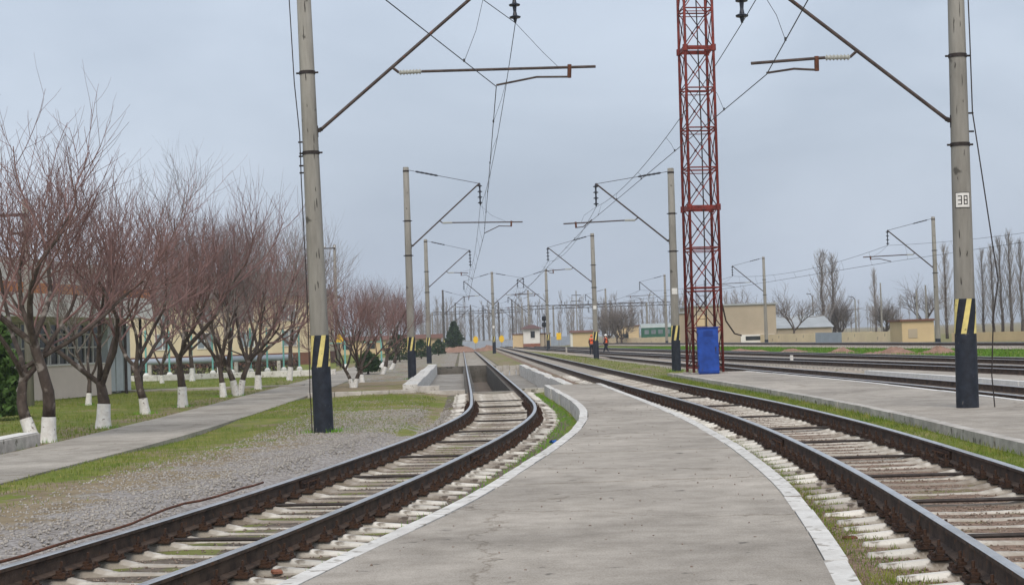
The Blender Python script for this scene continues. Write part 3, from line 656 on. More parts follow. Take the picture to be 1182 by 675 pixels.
def catenary_pole(base, label, rz=0, lean=(0, 0), H=9.8, sides=(), paint=True, plate=None, group='overhead line poles', wr=1.0, num=None, far=False, shaft='pole', **kw):
    """base world xyz; sides: list of (sign, kwargs)"""
    root = empty('catenary_pole', base, rz, label, 'utility pole', group); root.rotation_euler = (lean[1], lean[0], rz)
    n = 24 if not far else 12
    MB().lathe([(pole_radius(z, H), z) for z in (-.3, 0, H*.33, H*.66, H-.02)]+[(pole_radius(H)-.02, H)], n).build('shaft', M[shaft], root, True)
    if paint:
        zb, zs = 1.37, 2.06
        MB().lathe([(pole_radius(-.05, H)+.006, -.05), (pole_radius(zb, H)+.006, zb), (pole_radius(zs, H)+.004, zs)], n, caps=False).build('black_band', M['black'], root, True)
        rng_a = 5
        for k in range(rng_a): stripe_mb(H, zb+.03, zs-.002, k*2*math.pi/rng_a+math.atan2(-base[1], -base[0])-.42, .50, .95).build('yellow_stripe', M['yellow'], root)
    res = []
    for sg, k in sides:
        res.append(cantilever(root, sg, wr=wr, topz=H, **k))
        for z in (k.get('att', 5.9)-.45, k.get('att', 5.9)+1.25):
            r = pole_radius(z, H); mb = MB(); mb.lathe([(r+.012, z-.035), (r+.012, z+.035)], n, caps=True)
            for s2 in (-1, 1): mb.tube([(s2*(r+.0), -.0, z), (s2*(r+.075), 0, z)], .02, 6)
            mb.build('clamp_band', M['darkmetal'], root)
    r = pole_radius(H-.2, H); MB().lathe([(r+.01, H-.24), (r+.01, H-.16)], n, caps=True).build('top_clamp', M['darkmetal'], root)
    if plate:
        z, a = plate; r = pole_radius(z, H)+.012; s = .135
        p = empty('x') if False else None
        if num:
            mo = MB(); vo_ = []; s2 = s+.012; r2 = r-.003
            for i in range(2):
                for j in range(7): q = a+(j/6-.5)*2*s2/r2; vo_.append((r2*math.cos(q), r2*math.sin(q), z+(i-.5)*2*s2))
            mo.add(vo_, [(j, j+1, 8+j, 7+j) for j in range(6)]); mo.build('plate_border', M['ink'], root)
        mb = MB(); vs = []
        for i in range(2):
            for j in range(7): q = a+(j/6-.5)*2*s/r; vs.append((r*math.cos(q), r*math.sin(q), z+(i-.5)*2*s))
        mb.add(vs, [(j, j+1, 8+j, 7+j) for j in range(6)])
        mb.build('number_plate', M['white'], root)
        if num:
            def stroke(x0, x1, z0, z1):
                mb = MB(); vv = []; n2 = 4; rr = r+.004
                for i in range(2):
                    for j in range(n2): q = a+(x0+(x1-x0)*j/(n2-1))/rr; vv.append((rr*math.cos(q), rr*math.sin(q), z+(z0, z1)[i]))
                mb.add(vv, [(j, j+1, n2+j+1, n2+j) for j in range(n2-1)]); return mb
            t = .017; w_ = .075; h_ = .085
            allmb = MB()
            for ci, ch in enumerate(num):
                xo = -.092+ci*.108
                segs = {'3': 'abgcd', '8': 'abcdefg'}[ch]
                S = {'a': (xo, xo+w_, h_-t, h_), 'g': (xo, xo+w_, -t/2, t/2), 'd': (xo, xo+w_, -h_, -h_+t), 'b': (xo+w_-t, xo+w_, t/2, h_-t), 'c': (xo+w_-t, xo+w_, -h_+t, -t/2), 'f': (xo, xo+t, t/2, h_-t), 'e': (xo, xo+t, -h_+t, -t/2)}
                dm = MB()
                for sname in segs: m2 = stroke(*S[sname]); dm.add(m2.v, m2.f)
                dm.build('numeral', M['ink'], root)
    return root, res
def world_pt(root, p):
    return Matrix.Translation(root.location) @ root.rotation_euler.to_matrix().to_4x4() @ p

CAN_L = dict(att=5.95, tip=(3.75, 8.95), reg=(7.0, 5.6), con=(3.7, 6.45))
lineL = []; lineR = []; line6 = []
# left near pole
b = U(374, 500, -.27)
p1, r1 = catenary_pole(b, 'thick concrete catenary pole with black and yellow base in the left foreground', lean=(-.017, 0), H=10.4, sides=[(1, dict(att=6.36, tip=(4.45, 9.75), reg=(7.52, 6.1), con=(3.98, 7.12), mess=8.45))])
lineL.append((world_pt(p1, r1[0][0]), world_pt(p1, r1[0][1])))
mb = MB(); mb.tube([(-.30, -.1, 9.4), (-.27, -.1, 7.4), (-.21, -.08, 6.3), (-.225, -.05, 5.3), (-.21, -.08, 3), (-.232, -.08, 1.2), (-.245, -.10, .9), (-.245, -.02, .65), (-.24, -.05, .0)], .012, 6); mb.build('ground_cable', M['darkmetal'], p1)
mb = MB()
for z in (6.15, 5.85, 5.65, 5.5): mb.tube([(-.15, 0, z), (-.26, 0, z)], .018, 6)
mb.build('clamp_bolts', M['darkmetal'], p1)
b = U(1117, 470, 0)
p2, r2 = catenary_pole(b, 'thick concrete catenary pole numbered 38 on the right platform', lean=(.012, 0), H=9.6, sides=[(-1, dict(style='short', att=5.45, tip=(4.1, 8.6), reg=(6.72, 3.95), con=(3.66, 6.42), mess=7.42))], plate=(3.93, -math.pi/2-.16), num='38')
lineR.append((world_pt(p2, r2[0][0]), world_pt(p2, r2[0][1])))
mb = MB(); mb.tube([(.19, -.12, 8.6), (.21, -.12, 7), (.225, -.1, 5.6), (.30, -.1, 5.0), (.52, -.1, 3.2), (.62, -.1, 2.4), (.50, -.12, 1.7), (.44, -.12, .6), (.48, -.12, .0)], .012, 6); mb.build('ground_cable', M['darkmetal'], p2)
mb = MB()
for z in (5.6, 5.25): mb.tube([(.15, 0, z), (.27, 0, z)], .018, 6)
mb.build('clamp_bolts', M['darkmetal'], p2)
def shaft_cracks(root, H, az, seed):
    r = random.Random(seed); m = MB()
    for k in range(16):
        z = r.uniform(4.5, H-.6) if k < 11 else r.uniform(2.3, 4.5); a = az+r.choice((-.25, .1, .45))+r.uniform(-.06, .06); l = r.uniform(.05, .32); w_ = r.uniform(.010, .026)
        vs = []
        for i in range(4):
            zz = z+l*i/3; rr = pole_radius(zz, H)+.0025; ww = w_*(.4, 1, .8, .3)[i]; ao = r.uniform(-.03, .03)
            vs += [(rr*math.cos(a+ao-ww/rr/2), rr*math.sin(a+ao-ww/rr/2), zz), (rr*math.cos(a+ao+ww/rr/2), rr*math.sin(a+ao+ww/rr/2), zz)]
        m.add(vs, [(2*i, 2*i+1, 2*i+3, 2*i+2) for i in range(3)])
    m.build('shaft_cracks', M['crack'], root)
shaft_cracks(p1, 10.4, -math.pi/2+.1, 3); shaft_cracks(p2, 9.6, -math.pi/2-.3, 4)
def PB(px, Y, z=-.2): v = UY(px, 400, Y); return Vector((v.x, Y, z))
p3, r3 = catenary_pole(U(476, 437.5, -.25), 'concrete catenary pole with striped base behind the whitewashed parapet', H=10.4, sides=[(1, dict(att=6.5, tip=(3.6, 9.5), reg=(7.6, 5.65), con=(3.75, 7.0), mess=8.4))])
lineL.append((world_pt(p3, r3[0][0]), world_pt(p3, r3[0][1])))
p4, r4 = catenary_pole(PB(495, 131), 'brownish striped-base catenary pole just behind the parapet pole on the left', H=10.1, sides=[(1, dict(att=6.2, tip=(3.6, 9.1), reg=(7.3, 3.4), con=(3.75, 6.7)))])
lineL.append((world_pt(p4, r4[0][0]), world_pt(p4, r4[0][1])))
p5, r5 = catenary_pole(U(781, 428.5, -.14), 'striped concrete catenary pole standing beside the red lattice mast', lean=(.006, 0), H=9.15, sides=[(-1, dict(att=5.85, tip=(3.4, 8.55), reg=(6.85, 4.9), con=(3.6, 6.9), mess=7.5))], plate=(3.6, -math.pi/2))
lineR.append((world_pt(p5, r5[0][0]), world_pt(p5, r5[0][1])))
p6, r6 = catenary_pole(PB(688, 121), 'striped concrete catenary pole in front of the two workers', H=9.5, sides=[(-1, dict(att=5.85, tip=(3.4, 8.55), reg=(6.85, 3.6), con=(3.6, 6.9), mess=7.5))], plate=(3.9, -math.pi/2))
lineR.append((world_pt(p6, r6[0][0]), world_pt(p6, r6[0][1])))
p7, r7 = catenary_pole(PB(633, 189), 'catenary pole right of the small guard house', sides=[(-1, dict(att=6, tip=(3.4, 8.7), reg=(7, 4.2), con=(3.5, 6.4)))], far=True, wr=1.2)
lineR.append((world_pt(p7, r7[0][0]), world_pt(p7, r7[0][1])))
p8, r8 = catenary_pole(PB(570.5, 192), 'catenary pole with brackets to both sides between the far tracks', sides=[(1, CAN_L), (-1, dict(att=5.95, tip=(3.4, 8.8), reg=(7.0, 3.4), con=(2.9, 6.45)))], plate=(3.2, -math.pi/2), far=True, wr=1.2)
lineL.append((world_pt(p8, r8[1][0]), world_pt(p8, r8[1][1])))
far_specs = [(611.5, 270, -1, 'far catenary pole directly behind the guard house roof'), (513, 255, 1, 'dark thin catenary pole left of the conical conifer'), (527, 345, 1, 'far thin pole rising behind the conical conifer'), (544.5, 372, 1, 'far thin pole right above the left track end'), (559, 380, 1, 'far thin pole just left of the two-bracket pole'), (592.5, 330, -1, 'far thin pole midway between two-bracket pole and guard house'), (577, 350, -1, 'far thin pole close right of the two-bracket pole')]
for px, Y, sg, lb in far_specs:
    pp, rr = catenary_pole(PB(px, Y), lb, sides=[(sg, dict(att=6, tip=(3.4, 8.7), reg=(7, 4.0), con=(3.5, 6.4)))], far=True, wr=1.5, paint=Y < 260, shaft='pole_dark' if Y > 250 and px < 600 else 'pole')
    if px == 611.5: lineR.append((world_pt(pp, rr[0][0]), world_pt(pp, rr[0][1])))
for px, Y, lb in ((1083, 121, 'slim catenary pole by the small cream hut, near the far track'), (885, 178, 'slim catenary pole in front of the beige building'), (770, 222, 'slim far catenary pole left of the mast by the green coach'), (701, 280, 'slim far catenary pole right of the workers')):
    pp, rr = catenary_pole(PB(px, Y, -.1), lb, sides=[(-1, dict(att=6, tip=(3.5, 8.9), reg=(7, 5.4), con=(3.3, 6.5)))], far=True, wr=1.3, paint=False, group='poles along the far track')
    MB().lathe([(pole_radius(0)+.006, 0), (pole_radius(.6)+.006, .6)], 12, caps=False).build('black_band', M['black'], pp, True)
    line6.append((world_pt(pp, rr[0][0]), world_pt(pp, rr[0][1])))

# ------------------------------------------------------------------ overhead lines
def overhead(name, label, sup, rad=.010, sag=.75, drop=7.5):
    t = empty('overhead_line', label=label, cat='overhead wire')
    con = MB(); mes = MB(); k = 0
    for (c0, m0), (c1, m1) in zip(sup[:-1], sup[1:]):
        Ls = (c1-c0).length; n = 14
        rr = rad*(1+max(0, (c0.y+c1.y)/2-80)/180)
        con.tube([c0, c1], rr, 5)
        pts = []
        for i in range(n+1):
            u = i/n; p = m0.lerp(m1, u); p.z -= sag*min(1, Ls/55)*4*u*(1-u); pts.append(p)
        mes.tube(pts, rr*.85, 5)
        nd = max(2, int(Ls/drop))
        if (c0.y+c1.y)/2 < 200:
            for i in range(nd):
                u = (i+.6)/nd; a = c0.lerp(c1, u); p = m0.lerp(m1, u); p.z -= sag*min(1, Ls/55)*4*u*(1-u)
                mid = a.lerp(p, .5)+Vector((random.uniform(-.06, .06), 0, 0))
                d = MB(); d.tube([a, mid, p], .006*rr/rad, 4); d.lathe([(.02, -.03), (.02, .03)], 6); 
                for vi in range(len(d.v)-12, len(d.v)): d.v[vi] = (d.v[vi][0]+a.x, d.v[vi][1]+a.y, d.v[vi][2]+a.z+.02)
                d.build('dropper', M['wire'], t)
    con.build('contact_wire', M['wire'], t); mes.build('messenger_wire', M['wire'], t)
    return t
def ext(sup, c, m): return [(Vector(c), Vector(m))]+sup
kL = lineL[0]; kR = lineR[0]
lineL.sort(key=lambda s: s[0].y); lineR.sort(key=lambda s: s[0].y); line6.sort(key=lambda s: s[0].y)
lineL = ext(lineL, (-7.4, -8, 6.6), (-7.6, -8, 8.0))
lineR = ext(lineR, (2.0, -14, 6.5), (2.2, -14, 7.9))
overhead('line', 'thin overhead wires above the left track', lineL)
overhead('line', 'thin overhead wires above the track between the two platforms', lineR)
line6 = ext(line6, (36, 62, 6.5), (36.2, 62, 7.8))
overhead('line', 'thin overhead wires above the farthest track on the right', line6, rad=.012)

# ------------------------------------------------------------------ lattice mast and cabinet
def mast():
    cb = U(818.5, 431.5, 0); root = empty('lattice_mast', (cb.x+.0, cb.y+1.22, 0), R(14), 'tall red steel lattice mast with cross bracing on the right platform', 'mast')
    root.rotation_euler = (0, .008, R(6.5)); hw0, hw1 = .57, .53; H = 24.8; hb = 1.535
    cor = [(-1, -1), (1, -1), (1, 1), (-1, 1)]
    hw = lambda z: hw0+(hw1-hw0)*z/H
    pt = lambda c, z: Vector((c[0]*hw(z), c[1]*hw(z), z))
    for c in cor:
        MB().tube([pt(c, .05), pt(c, H)], .055, 8).build('leg', M['mast_red'], root, True)
        f = MB(); p = pt(c, 0); f.box(p.x-.14, p.x+.14, p.y-.14, p.y+.14, .002, .05); f.build('foot_plate', M['curb_raw'], root)
    nb = 16
    for k in range(nb):
        z0 = .22+k*hb; z1 = z0+hb
        for i in range(4):
            a, b2 = cor[i], cor[(i+1) % 4]
            if k < 12:
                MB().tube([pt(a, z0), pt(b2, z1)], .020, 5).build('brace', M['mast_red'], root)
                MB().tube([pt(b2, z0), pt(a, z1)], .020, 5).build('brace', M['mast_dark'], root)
                g = MB(); c = (pt(a, z0)+pt(b2, z1))/2; d = (pt(b2, z0)-pt(a, z0)).normalized(); nrm = Vector((d.y, -d.x, 0))
                g.add([tuple(c+d*x+Vector((0, 0, z))+nrm*.024) for x, z in ((-.06, 0), (0, -.06), (.06, 0), (0, .06))], [(0, 1, 2, 3)]); g.build('gusset', M['mast_red'], root)
            heavy = k in (4, 8, 12)
            h = MB(); h.tube([pt(a, z0), pt(b2, z0)], .028, 6)
            if k % 4: h.tube([pt(a, z0-.13), pt(b2, z0-.13)], .018, 6)
            h.build('cross_bar', M['mast_red'], root)
        if k in (4, 8, 12):
            for c in cor:
                p = pt(c, z0); MB().lathe([(.105, z0-.12), (.105, z0+.12)], 10, c=(p.x, p.y)).build('flange', M['mast_red'], root)
            for i in range(4):
                a, b2 = cor[i], cor[(i+1) % 4]; m = MB(); p, q2 = pt(a, z0), pt(b2, z0)
                d = (q2-p).normalized(); nn = Vector((d.y, -d.x, 0))*.02
                vs = [tuple(x+nn*s+Vector((0, 0, zz))) for zz in (-.08, .08) for s in (-1, 1) for x in (p, q2)]
                m.add(vs, [(0, 1, 3, 2), (4, 6, 7, 5), (0, 4, 5, 1), (2, 3, 7, 6), (0, 2, 6, 4), (1, 5, 7, 3)]); m.build('splice_plate', M['mast_red'], root)
    m = MB(); m.tube([(.18, .3, .1), (.2, .32, 9), (.05, .3, 20)], .025, 6); m.build('feeder_cable', M['darkmetal'], root)
    m = MB()
    for s in (-.17, .17): m.tube([(s, .5, .1), (s, .45, 3.6)], .015, 5)
    for k in range(11): m.tube([(-.17, .49, .3+k*.3), (.17, .49, .3+k*.3)], .01, 5)
    m.build('ladder', M['mast_dark'], root)
    m = MB(); m.tube([(.62, -.2, 3.0), (.85, -.1, 2.0), (1.2, 0, 1.5), (1.5, .1, 1.42)], .03, 6); m.build('stay_cable', M['darkmetal'], root)
    return root
mast()
cb = U(818.5, 431.5, 0); cab = empty('equipment_cabinet', (cb.x, cb.y, 0), R(-4), 'bright blue metal equipment cabinet at the foot of the red mast', 'cabinet')
MB().cbox(-.40, .38, -.28, .28, .05, 1.74, .015).build('body', M['blue'], cab)
MB().box(-.36, .36, -.25, .25, .0, .05).build('plinth', M['blue_dark'], cab)
d = MB().box(-.365, .355, -.303, -.283, .11, 1.69).build('door', M['blue'], cab)
MB().box(.25, .285, -.33, -.304, .86, 1.02).build('handle', M['darkmetal'], d)
for z in (.3, 1.5): MB().tube([(-.385, -.30, z-.06), (-.385, -.30, z+.06)], .014, 6).build('hinge', M['darkmetal'], cab)
for k in range(5): MB().box(-.18, .18, -.309, -.304, 1.42+k*.045, 1.44+k*.045).build('louvre', M['blue_dark'], d)
MB().tube([(.267, -.33, .80), (.267, -.304, .80)], .02, 8).build('lock', M['darkmetal'], d)
MB().box(-.43, .41, -.31, .30, 1.742, 1.775).build('top_cover', M['blue'], cab)

# ------------------------------------------------------------------ trees
def grow(mb_l, mb_t, p, d, ln, r, lev, P):
    """one branch, then its children"""
    n = {0: 6, 1: 6, 2: 5, 3: 4}.get(lev, 3); pts = [p.copy()]; rad = [r]; dd = d.copy(); q = p.copy()
    r1 = r*P['taper'][min(lev, 4)]
    for i in range(n):
        dd = (dd+Vector((random.gauss(0, 1), random.gauss(0, 1), random.gauss(0, .6)))*P['wob'][min(lev, 4)]+Vector((0, 0, P['up'][min(lev, 4)]))).normalized()
        q = q+dd*ln/n; pts.append(q.copy()); rad.append(r+(r1-r)*(i+1)/n)
    sides = {0: 10, 1: 7, 2: 5}.get(lev, 3)
    (mb_l if lev == 0 else mb_t).tube(pts, rad, sides, caps=lev < 2, m=0 if lev <= 1 else 1)
    if lev >= P['levels']: return
    nc = P['n'][lev]; nc = nc if lev == 0 else max(1, int(round(nc*random.uniform(.75, 1.25))))
    ph = random.uniform(0, 6.28)
    for k in range(nc):
        u = P['u0'][lev]+(1-P['u0'][lev])*((k+random.uniform(.2, .8))/nc) if lev else 1.0-.28*(k/(max(1, nc-1)))*random.uniform(.5, 1)
        x = u*n; i = min(int(x), n-1); fp = pts[i].lerp(pts[i+1], x-i); t = (pts[i+1]-pts[i]).normalized()
        a = P['ang'][lev]*random.uniform(.75, 1.25); ph += 2.399+random.uniform(-.4, .4)
        o = t.orthogonal().normalized(); o.rotate(Matrix.Rotation(ph, 3, t)); nd = (t*math.cos(a)+o*math.sin(a)).normalized()
        if nd.z < -.15: nd.z = .05; nd.normalize()
        l2 = P['len'][lev]*(random.uniform(.65, 1.2) if random.random() < .85 else random.uniform(1.2, 1.6))*(1.0 if lev == 0 else (1.15-.45*u)); rr = (rad[i]+(rad[i+1]-rad[i])*(x-i))
        grow(mb_l, mb_t, fp, nd, l2, min(rr*.8, P['rad'][lev]*random.uniform(.8, 1.15)), lev+1, P)
PT = dict(levels=4, n=[4, 5, 7, 6], u0=[.7, .36, .2, .12], ang=[.72, .72, .68, .6], len=[3.1, 2.2, 1.5, .85], rad=[.065, .028, .012, .0062],
          taper=[.72, .38, .35, .4, .5], wob=[.09, .17, .16, .12, .09], up=[.08, .15, .19, .22, .16])
def make_tree(name, stems, P, white=.5, twig='twig', seed=1):
    """stems: list of (offset, dir, len, rad)"""
    random.seed(seed); root = empty(name); ml = MB(); mt = MB(); mw = MB()
    for off, d, ln, r in stems:
        d = Vector(d).normalized(); o = Vector(off)
        base = o-d*.12
        hs_ = max(.25, white*.98)
        ml.tube([base, o+d*.04, o+d*.25, o+d*(hs_+.03)], [r*1.55, r*1.25, r*1.03, r], 10)
        grow(ml, mt, o+d*hs_, d, max(ln-hs_, .35), r, 0, P)
        if white:
            mw.tube([base-d*.0, o+d*.05, o+d*.25, o+d*white*.7, o+d*white], [r*1.55+.012, r*1.25+.014, r*1.03+.016, r+.016, r+.010], 12, caps=False)
    tk = ml.build('trunk', M['bark'], root, True)
    mt.build('crown', [M['bark'], M[twig]], root)
    if white: mw.build('whitewashed_base', M['whitewash'], root, True)
    return root
import copy
def PP(**k): p = copy.deepcopy(PT); p.update(k); return p
fork = [((-.13, 0, 0), (-.32, .05, 1), 1.7, .11), ((.12, .03, 0), (.05, -.02, 1), 2.3, .125)]
t_a = make_tree('bare_tree', fork, PP(n=[4, 5, 7, 6]), .58, seed=3)
t_b = make_tree('bare_tree', [((0, 0, 0), (.06, 0, 1), 1.05, .135)], PP(n=[4, 5, 7, 6]), .55, seed=5)
t_c = make_tree('bare_tree', [((0, 0, 0), (-.14, .05, 1), 1.5, .105)], PP(n=[4, 5, 7, 6]), .5, twig='twig', seed=8)
t_d = make_tree('bare_tree', [((0, 0, 0), (.02, 0, 1), 1.35, .12)], PP(n=[4, 5, 7, 6], ang=[.85, .75, .66, .6]), .55, twig='twig', seed=13)
t_e = make_tree('bare_tree', [((0, 0, 0), (.08, .05, 1), .95, .095)], PP(n=[4, 5, 7, 6]), .45, twig='twig_grey', seed=21)
t_f = make_tree('bare_tree', [((0, 0, 0), (.45, .0, 1), 1.3, .12)], PP(n=[4, 5, 7, 6], len=[2.3, 1.7, 1.1, .65]), .5, seed=34)
t_g = make_tree('bare_tree', [((0, 0, 0), (-.05, 0, 1), 1.25, .115)], PP(n=[4, 5, 7, 6], ang=[.6, .75, .7, .6]), .48, twig='twig_grey', seed=55)
t_h = make_tree('bare_tree', [((-.05, 0, 0), (-.2, .1, 1), 1.2, .09), ((.06, 0, 0), (.22, 0, 1), 1.05, .10)], PP(n=[4, 5, 7, 6]), .52, twig='twig', seed=58)
t_i = make_tree('bare_tree', [((0, 0, 0), (.1, .1, 1), 1.6, .12)], PP(n=[4, 5, 7, 6], ang=[.8, .8, .66, .6], len=[2.7, 2.2, 1.6, .9]), .6, twig='twig_grey', seed=61)
trees = [  # proto, px, py, scale, rz, label
 (t_a, 48, 511, 1.0, 0, 'two-stemmed bare tree with whitewashed base beside the kerb wall at far left'),
 (t_b, 119, 494, 1.02, .6, 'bare whitewashed tree with low-spreading limbs, second along the path edge'),
 (t_c, 168, 477, 1.05, 1.2, 'leaning slender bare tree, third along the path edge from the left'),
 (t_d, 211, 470, 1.03, 2.2, 'wide-forked bare tree with whitewashed base, fourth along the path edge'),
 (t_e, 102, 468, .85, .3, 'small bare tree standing on the lawn before the glazed building'),
 (t_e, 258, 459, 1.0, 2.0, 'thin bare tree by the path, fifth along its left edge'),
 (t_h, 275, 457, 1.08, 3.6, 'bare tree by the path, sixth along its left edge'),
 (t_g, 298, 449, 1.08, 4.4, 'bare tree where the path meets the lawn strip, seventh along its left edge'),
 (t_i, 334, 440, 1.0, 5.2, 'bare tree just left of the thick foreground pole, last of the path-edge row'),
 (t_e, 187, 442, .95, 4.0, 'small bare tree at back of the lawn before the yellow building, left one'),
 (t_i, 222, 440, 1.0, .9, 'stout whitewashed bare tree at the back of the lawn, behind the fourth path tree'),
 (t_g, 253, 433, 1.0, 5.5, 'bare tree with broad white foot farthest back on the lawn'),
 (t_h, 287, 434, .95, 1.9, 'bare tree at the lawn back between the sixth and seventh path trees'),
 (t_h, 408, 448, .82, 0.4, 'left of two bare trees on the brown bed right of the foreground pole'),
 (t_e, 418, 442, .9, 1.5, 'right of two bare trees on the brown bed right of the foreground pole'),
 (t_f, 441, 432, .98, .2, 'right-leaning bare tree nearest the parapet pole'),
 (t_f, 452, 427, 1.0, -.3, 'right-leaning bare tree behind the one nearest the parapet pole'),
]
used = set()
for pr, px, py, s, rz, lb in trees:
    o = pr if pr.name not in used else copy_tree(pr); used.add(pr.name)
    p = U(px, py-1, -.25); gz = float(ground_h(np.array([[p.x]]), np.array([[p.y]]))[0, 0]); o.location = (p.x, p.y, gz-.02); hs = {0: 1.0, 1: 1.12}[int(px > 60)]*(1.08 if 150 < px < 345 else 1)*(.86 if px > 400 else 1)*(.84 if px == 168 else 1); o.scale = (s*1.08, s*1.08, s*hs*(1+.05*math.sin(px))); o.rotation_euler = (0, 0, rz)
    tag(o, lb, 'tree', 'whitewashed bare trees along the path')

# far bare trees (right side and centre)
PF = PP(levels=3, n=[5, 7, 9], len=[3.4, 2.4, 1.5], rad=[.10, .05, .028], up=[.05, .08, .08, .05, .05])
g_a = make_tree('bare_tree', [((0, 0, 0), (.03, 0, 1), 1.7, .16)], PF, 0, 'twig_grey', 41)
g_b = make_tree('bare_tree', [((0, 0, 0), (-.05, 0, 1), 1.0, .16), ((.5, .1, 0), (.25, 0, 1), 1.2, .12)], PP(levels=3, n=[6, 8, 10], len=[3.0, 2.2, 1.4], ang=[.7, .6, .5, .4], rad=[.1, .05, .03], up=[.03, .05, .07, .05, .05]), 0, 'twig_grey', 43)
def make_poplar(seed, H, lev=3, rr=.017, wid=.46):
    random.seed(seed); root = empty('poplar_tree'); ml = MB(); mt = MB()
    pts = [Vector((0, 0, -.1))]; n = 12
    for i in range(n): pts.append(Vector((random.gauss(0, .06), random.gauss(0, .06), H*(i+1)/n)))
    ml.tube(pts, [.17*(1-i/(n+1))+.02 for i in range(n+1)], 7)
    nb = int(H*7.5)
    for k in range(nb):
        u = .08+.9*k/nb; p = Vector((0, 0, H*u)); a = random.uniform(0, 6.28); ang = random.uniform(.2, .46)
        d = Vector((math.cos(a)*math.sin(ang), math.sin(a)*math.sin(ang), math.cos(ang))); l = H*wid*(1-u*.72)*random.uniform(.55, 1.0)
        l = min(l, H*1.02-p.z)
        q = p+d*l*.5; e = q+(d+Vector((0, 0, .5))).normalized()*l*.5
        mt.tube([p, q, e], [rr*1.4, rr, rr*.5], 3, caps=False, m=1)
        for j in range(6):
            v = random.uniform(.2, .95); b0 = p.lerp(q, v*2) if v < .5 else q.lerp(e, v*2-1); a2 = random.uniform(0, 6.28)
            d2 = Vector((math.cos(a2)*.35, math.sin(a2)*.35, 1)).normalized(); l2 = random.uniform(.4, 1.1)
            mt.tube([b0, b0+d2*l2], [rr*.55, rr*.3], 3, caps=False, m=1)
    ml.build('trunk', M['bark'], root, True); mt.build('crown', [M['bark'], M['twig_far']], root)
    return root
pp_a = make_poplar(51, 12.5); pp_b = make_poplar(52, 12.0, wid=.42, rr=.02)
fars = [
 (g_a, 855, 205, 1.0, .4, 'bare tree standing before the beige building, right of the mast', 'tree'),
 (g_a, 917, 214, 1.05, 2.1, 'bare round-crowned tree by the grey-roofed shed', 'tree'),
 (g_b, 1022, 225, .92, 1.0, 'low bare tree behind the cream wall, left of the small hut', 'tree'),
 (g_b, 718, 250, 1.15, 3.0, 'broad dark bare tree right of the catenary pole with workers', 'tree'),
 (g_b, 700, 262, 1.05, .5, 'dense brown bare tree directly behind the workers', 'tree'),
 (g_b, 972, 235, 1.0, 4.0, 'dark low bare shrub tree at foot of the two big poplars', 'tree'),
 (g_a, 1066, 240, 1.25, 1.2, 'thin bare tree above the small cream hut', 'tree'),
 (pp_a, 951, 232, 1.0, .3, 'left of two big bare poplars behind the cream wall', 'poplar'),
 (pp_b, 964, 235, 1.0, 2.3, 'right of two big bare poplars behind the cream wall', 'poplar'),
 (pp_b, 1012, 300, 1.0, .8, 'lone slender far poplar behind the low bare tree', 'poplar'),
 (pp_b, 1094, 185, .88, 3.1, 'dark narrow poplar close left of pole 38', 'poplar'),
 (pp_a, 1137, 215, .9, 1.3, 'first bare poplar right of pole 38', 'poplar'),
 (pp_b, 1148, 212, .96, 5.0, 'second bare poplar right of pole 38', 'poplar'),
 (pp_a, 1158, 210, 1.0, 4.0, 'third bare poplar right of pole 38', 'poplar'),
 (pp_b, 1169, 208, 1.08, 2.0, 'tallest bare poplar near the right edge', 'poplar'),
 (pp_a, 1181, 214, .98, 5.6, 'bare poplar cut by the right edge', 'poplar')]
for pr, px, Y, s, rz, lb, ct in fars:
    o = pr if pr.name not in used else copy_tree(pr); used.add(pr.name)
    p = PB(px, Y); o.location = (p.x, Y, -.25); wx = 1.75 if ct == 'poplar' and px < 970 else (1.15 if ct == 'poplar' else 1); o.scale = (s*wx, s*wx, s); o.rotation_euler = (0, 0, rz); tag(o, lb, ct, 'bare poplars beyond the wall' if ct == 'poplar' else 'bare trees beyond the tracks')
# far wood: one mass
random.seed(77); fw = MB()
def far_tree(x, y, H, wide):
    fw.tube([(x, y, -.3), (x+random.gauss(0, .1), y, H*.5), (x+random.gauss(0, .2), y, H)], [.11, .08, .03], 3, caps=False)
    for k in range(26):
        u = random.uniform(.15, .95); a = random.uniform(0, 6.28); l = H*random.uniform(.12, .3)*(1.1-u*.6); o = wide*random.uniform(.12, .4)*l
        fw.tube([(x, y, H*u), (x+math.cos(a)*o, y+math.sin(a)*o, min(H*u+l, H*1.03))], [.055, .025], 3, caps=False)
for k in range(210):
    x = random.uniform(-42, 62); y = random.uniform(385, 480); far_tree(x*y/420, y, random.uniform(7, 13), 1.5)
for k in range(70):
    px = random.uniform(785, 1080); y = random.uniform(420, 520); far_tree((px-591)/FPX*y, y, random.uniform(6, 10), 1.6)
tag(fw.build('distant_wood', M['twig_far']), 'grey mass of distant bare poplars on the horizon', 'wood', kind='stuff')

# evergreens
def leaf_cloud(n, shape, size, seed):
    r = np.random.default_rng(seed); V = []; T = []
    c = shape(r, n); d = r.normal(size=(n, 3)); d[:, 2] = np.abs(d[:, 2])*.6+.3; d /= np.linalg.norm(d, axis=1)[:, None]
    s = np.cross(d, r.normal(size=(n, 3))); s /= np.linalg.norm(s, axis=1)[:, None]; L_ = size*r.uniform(.6, 1.4, (n, 1))
    V = np.stack([c-s*L_*.28, c+s*L_*.28, c+d*L_], 1).reshape(-1, 3); return V, np.arange(3*n).reshape(-1, 3)
def cone_shape(H, rad, belly=.2):
    def f(r, n):
        u = r.uniform(0, 1, n)**1.25; a = r.uniform(0, 2*np.pi, n); prof = np.where(u < belly, .75+.25*u/belly, ((1-u)/(1-belly))**.8)
        lob = 1+.18*np.sin(a*3+u*17)+.12*np.sin(a*5-u*29); rr = rad*prof*lob*np.sqrt(r.uniform(.25, 1, n))
        return np.stack([rr*np.cos(a), rr*np.sin(a), .15+u*(H-.15)], 1)
    return f
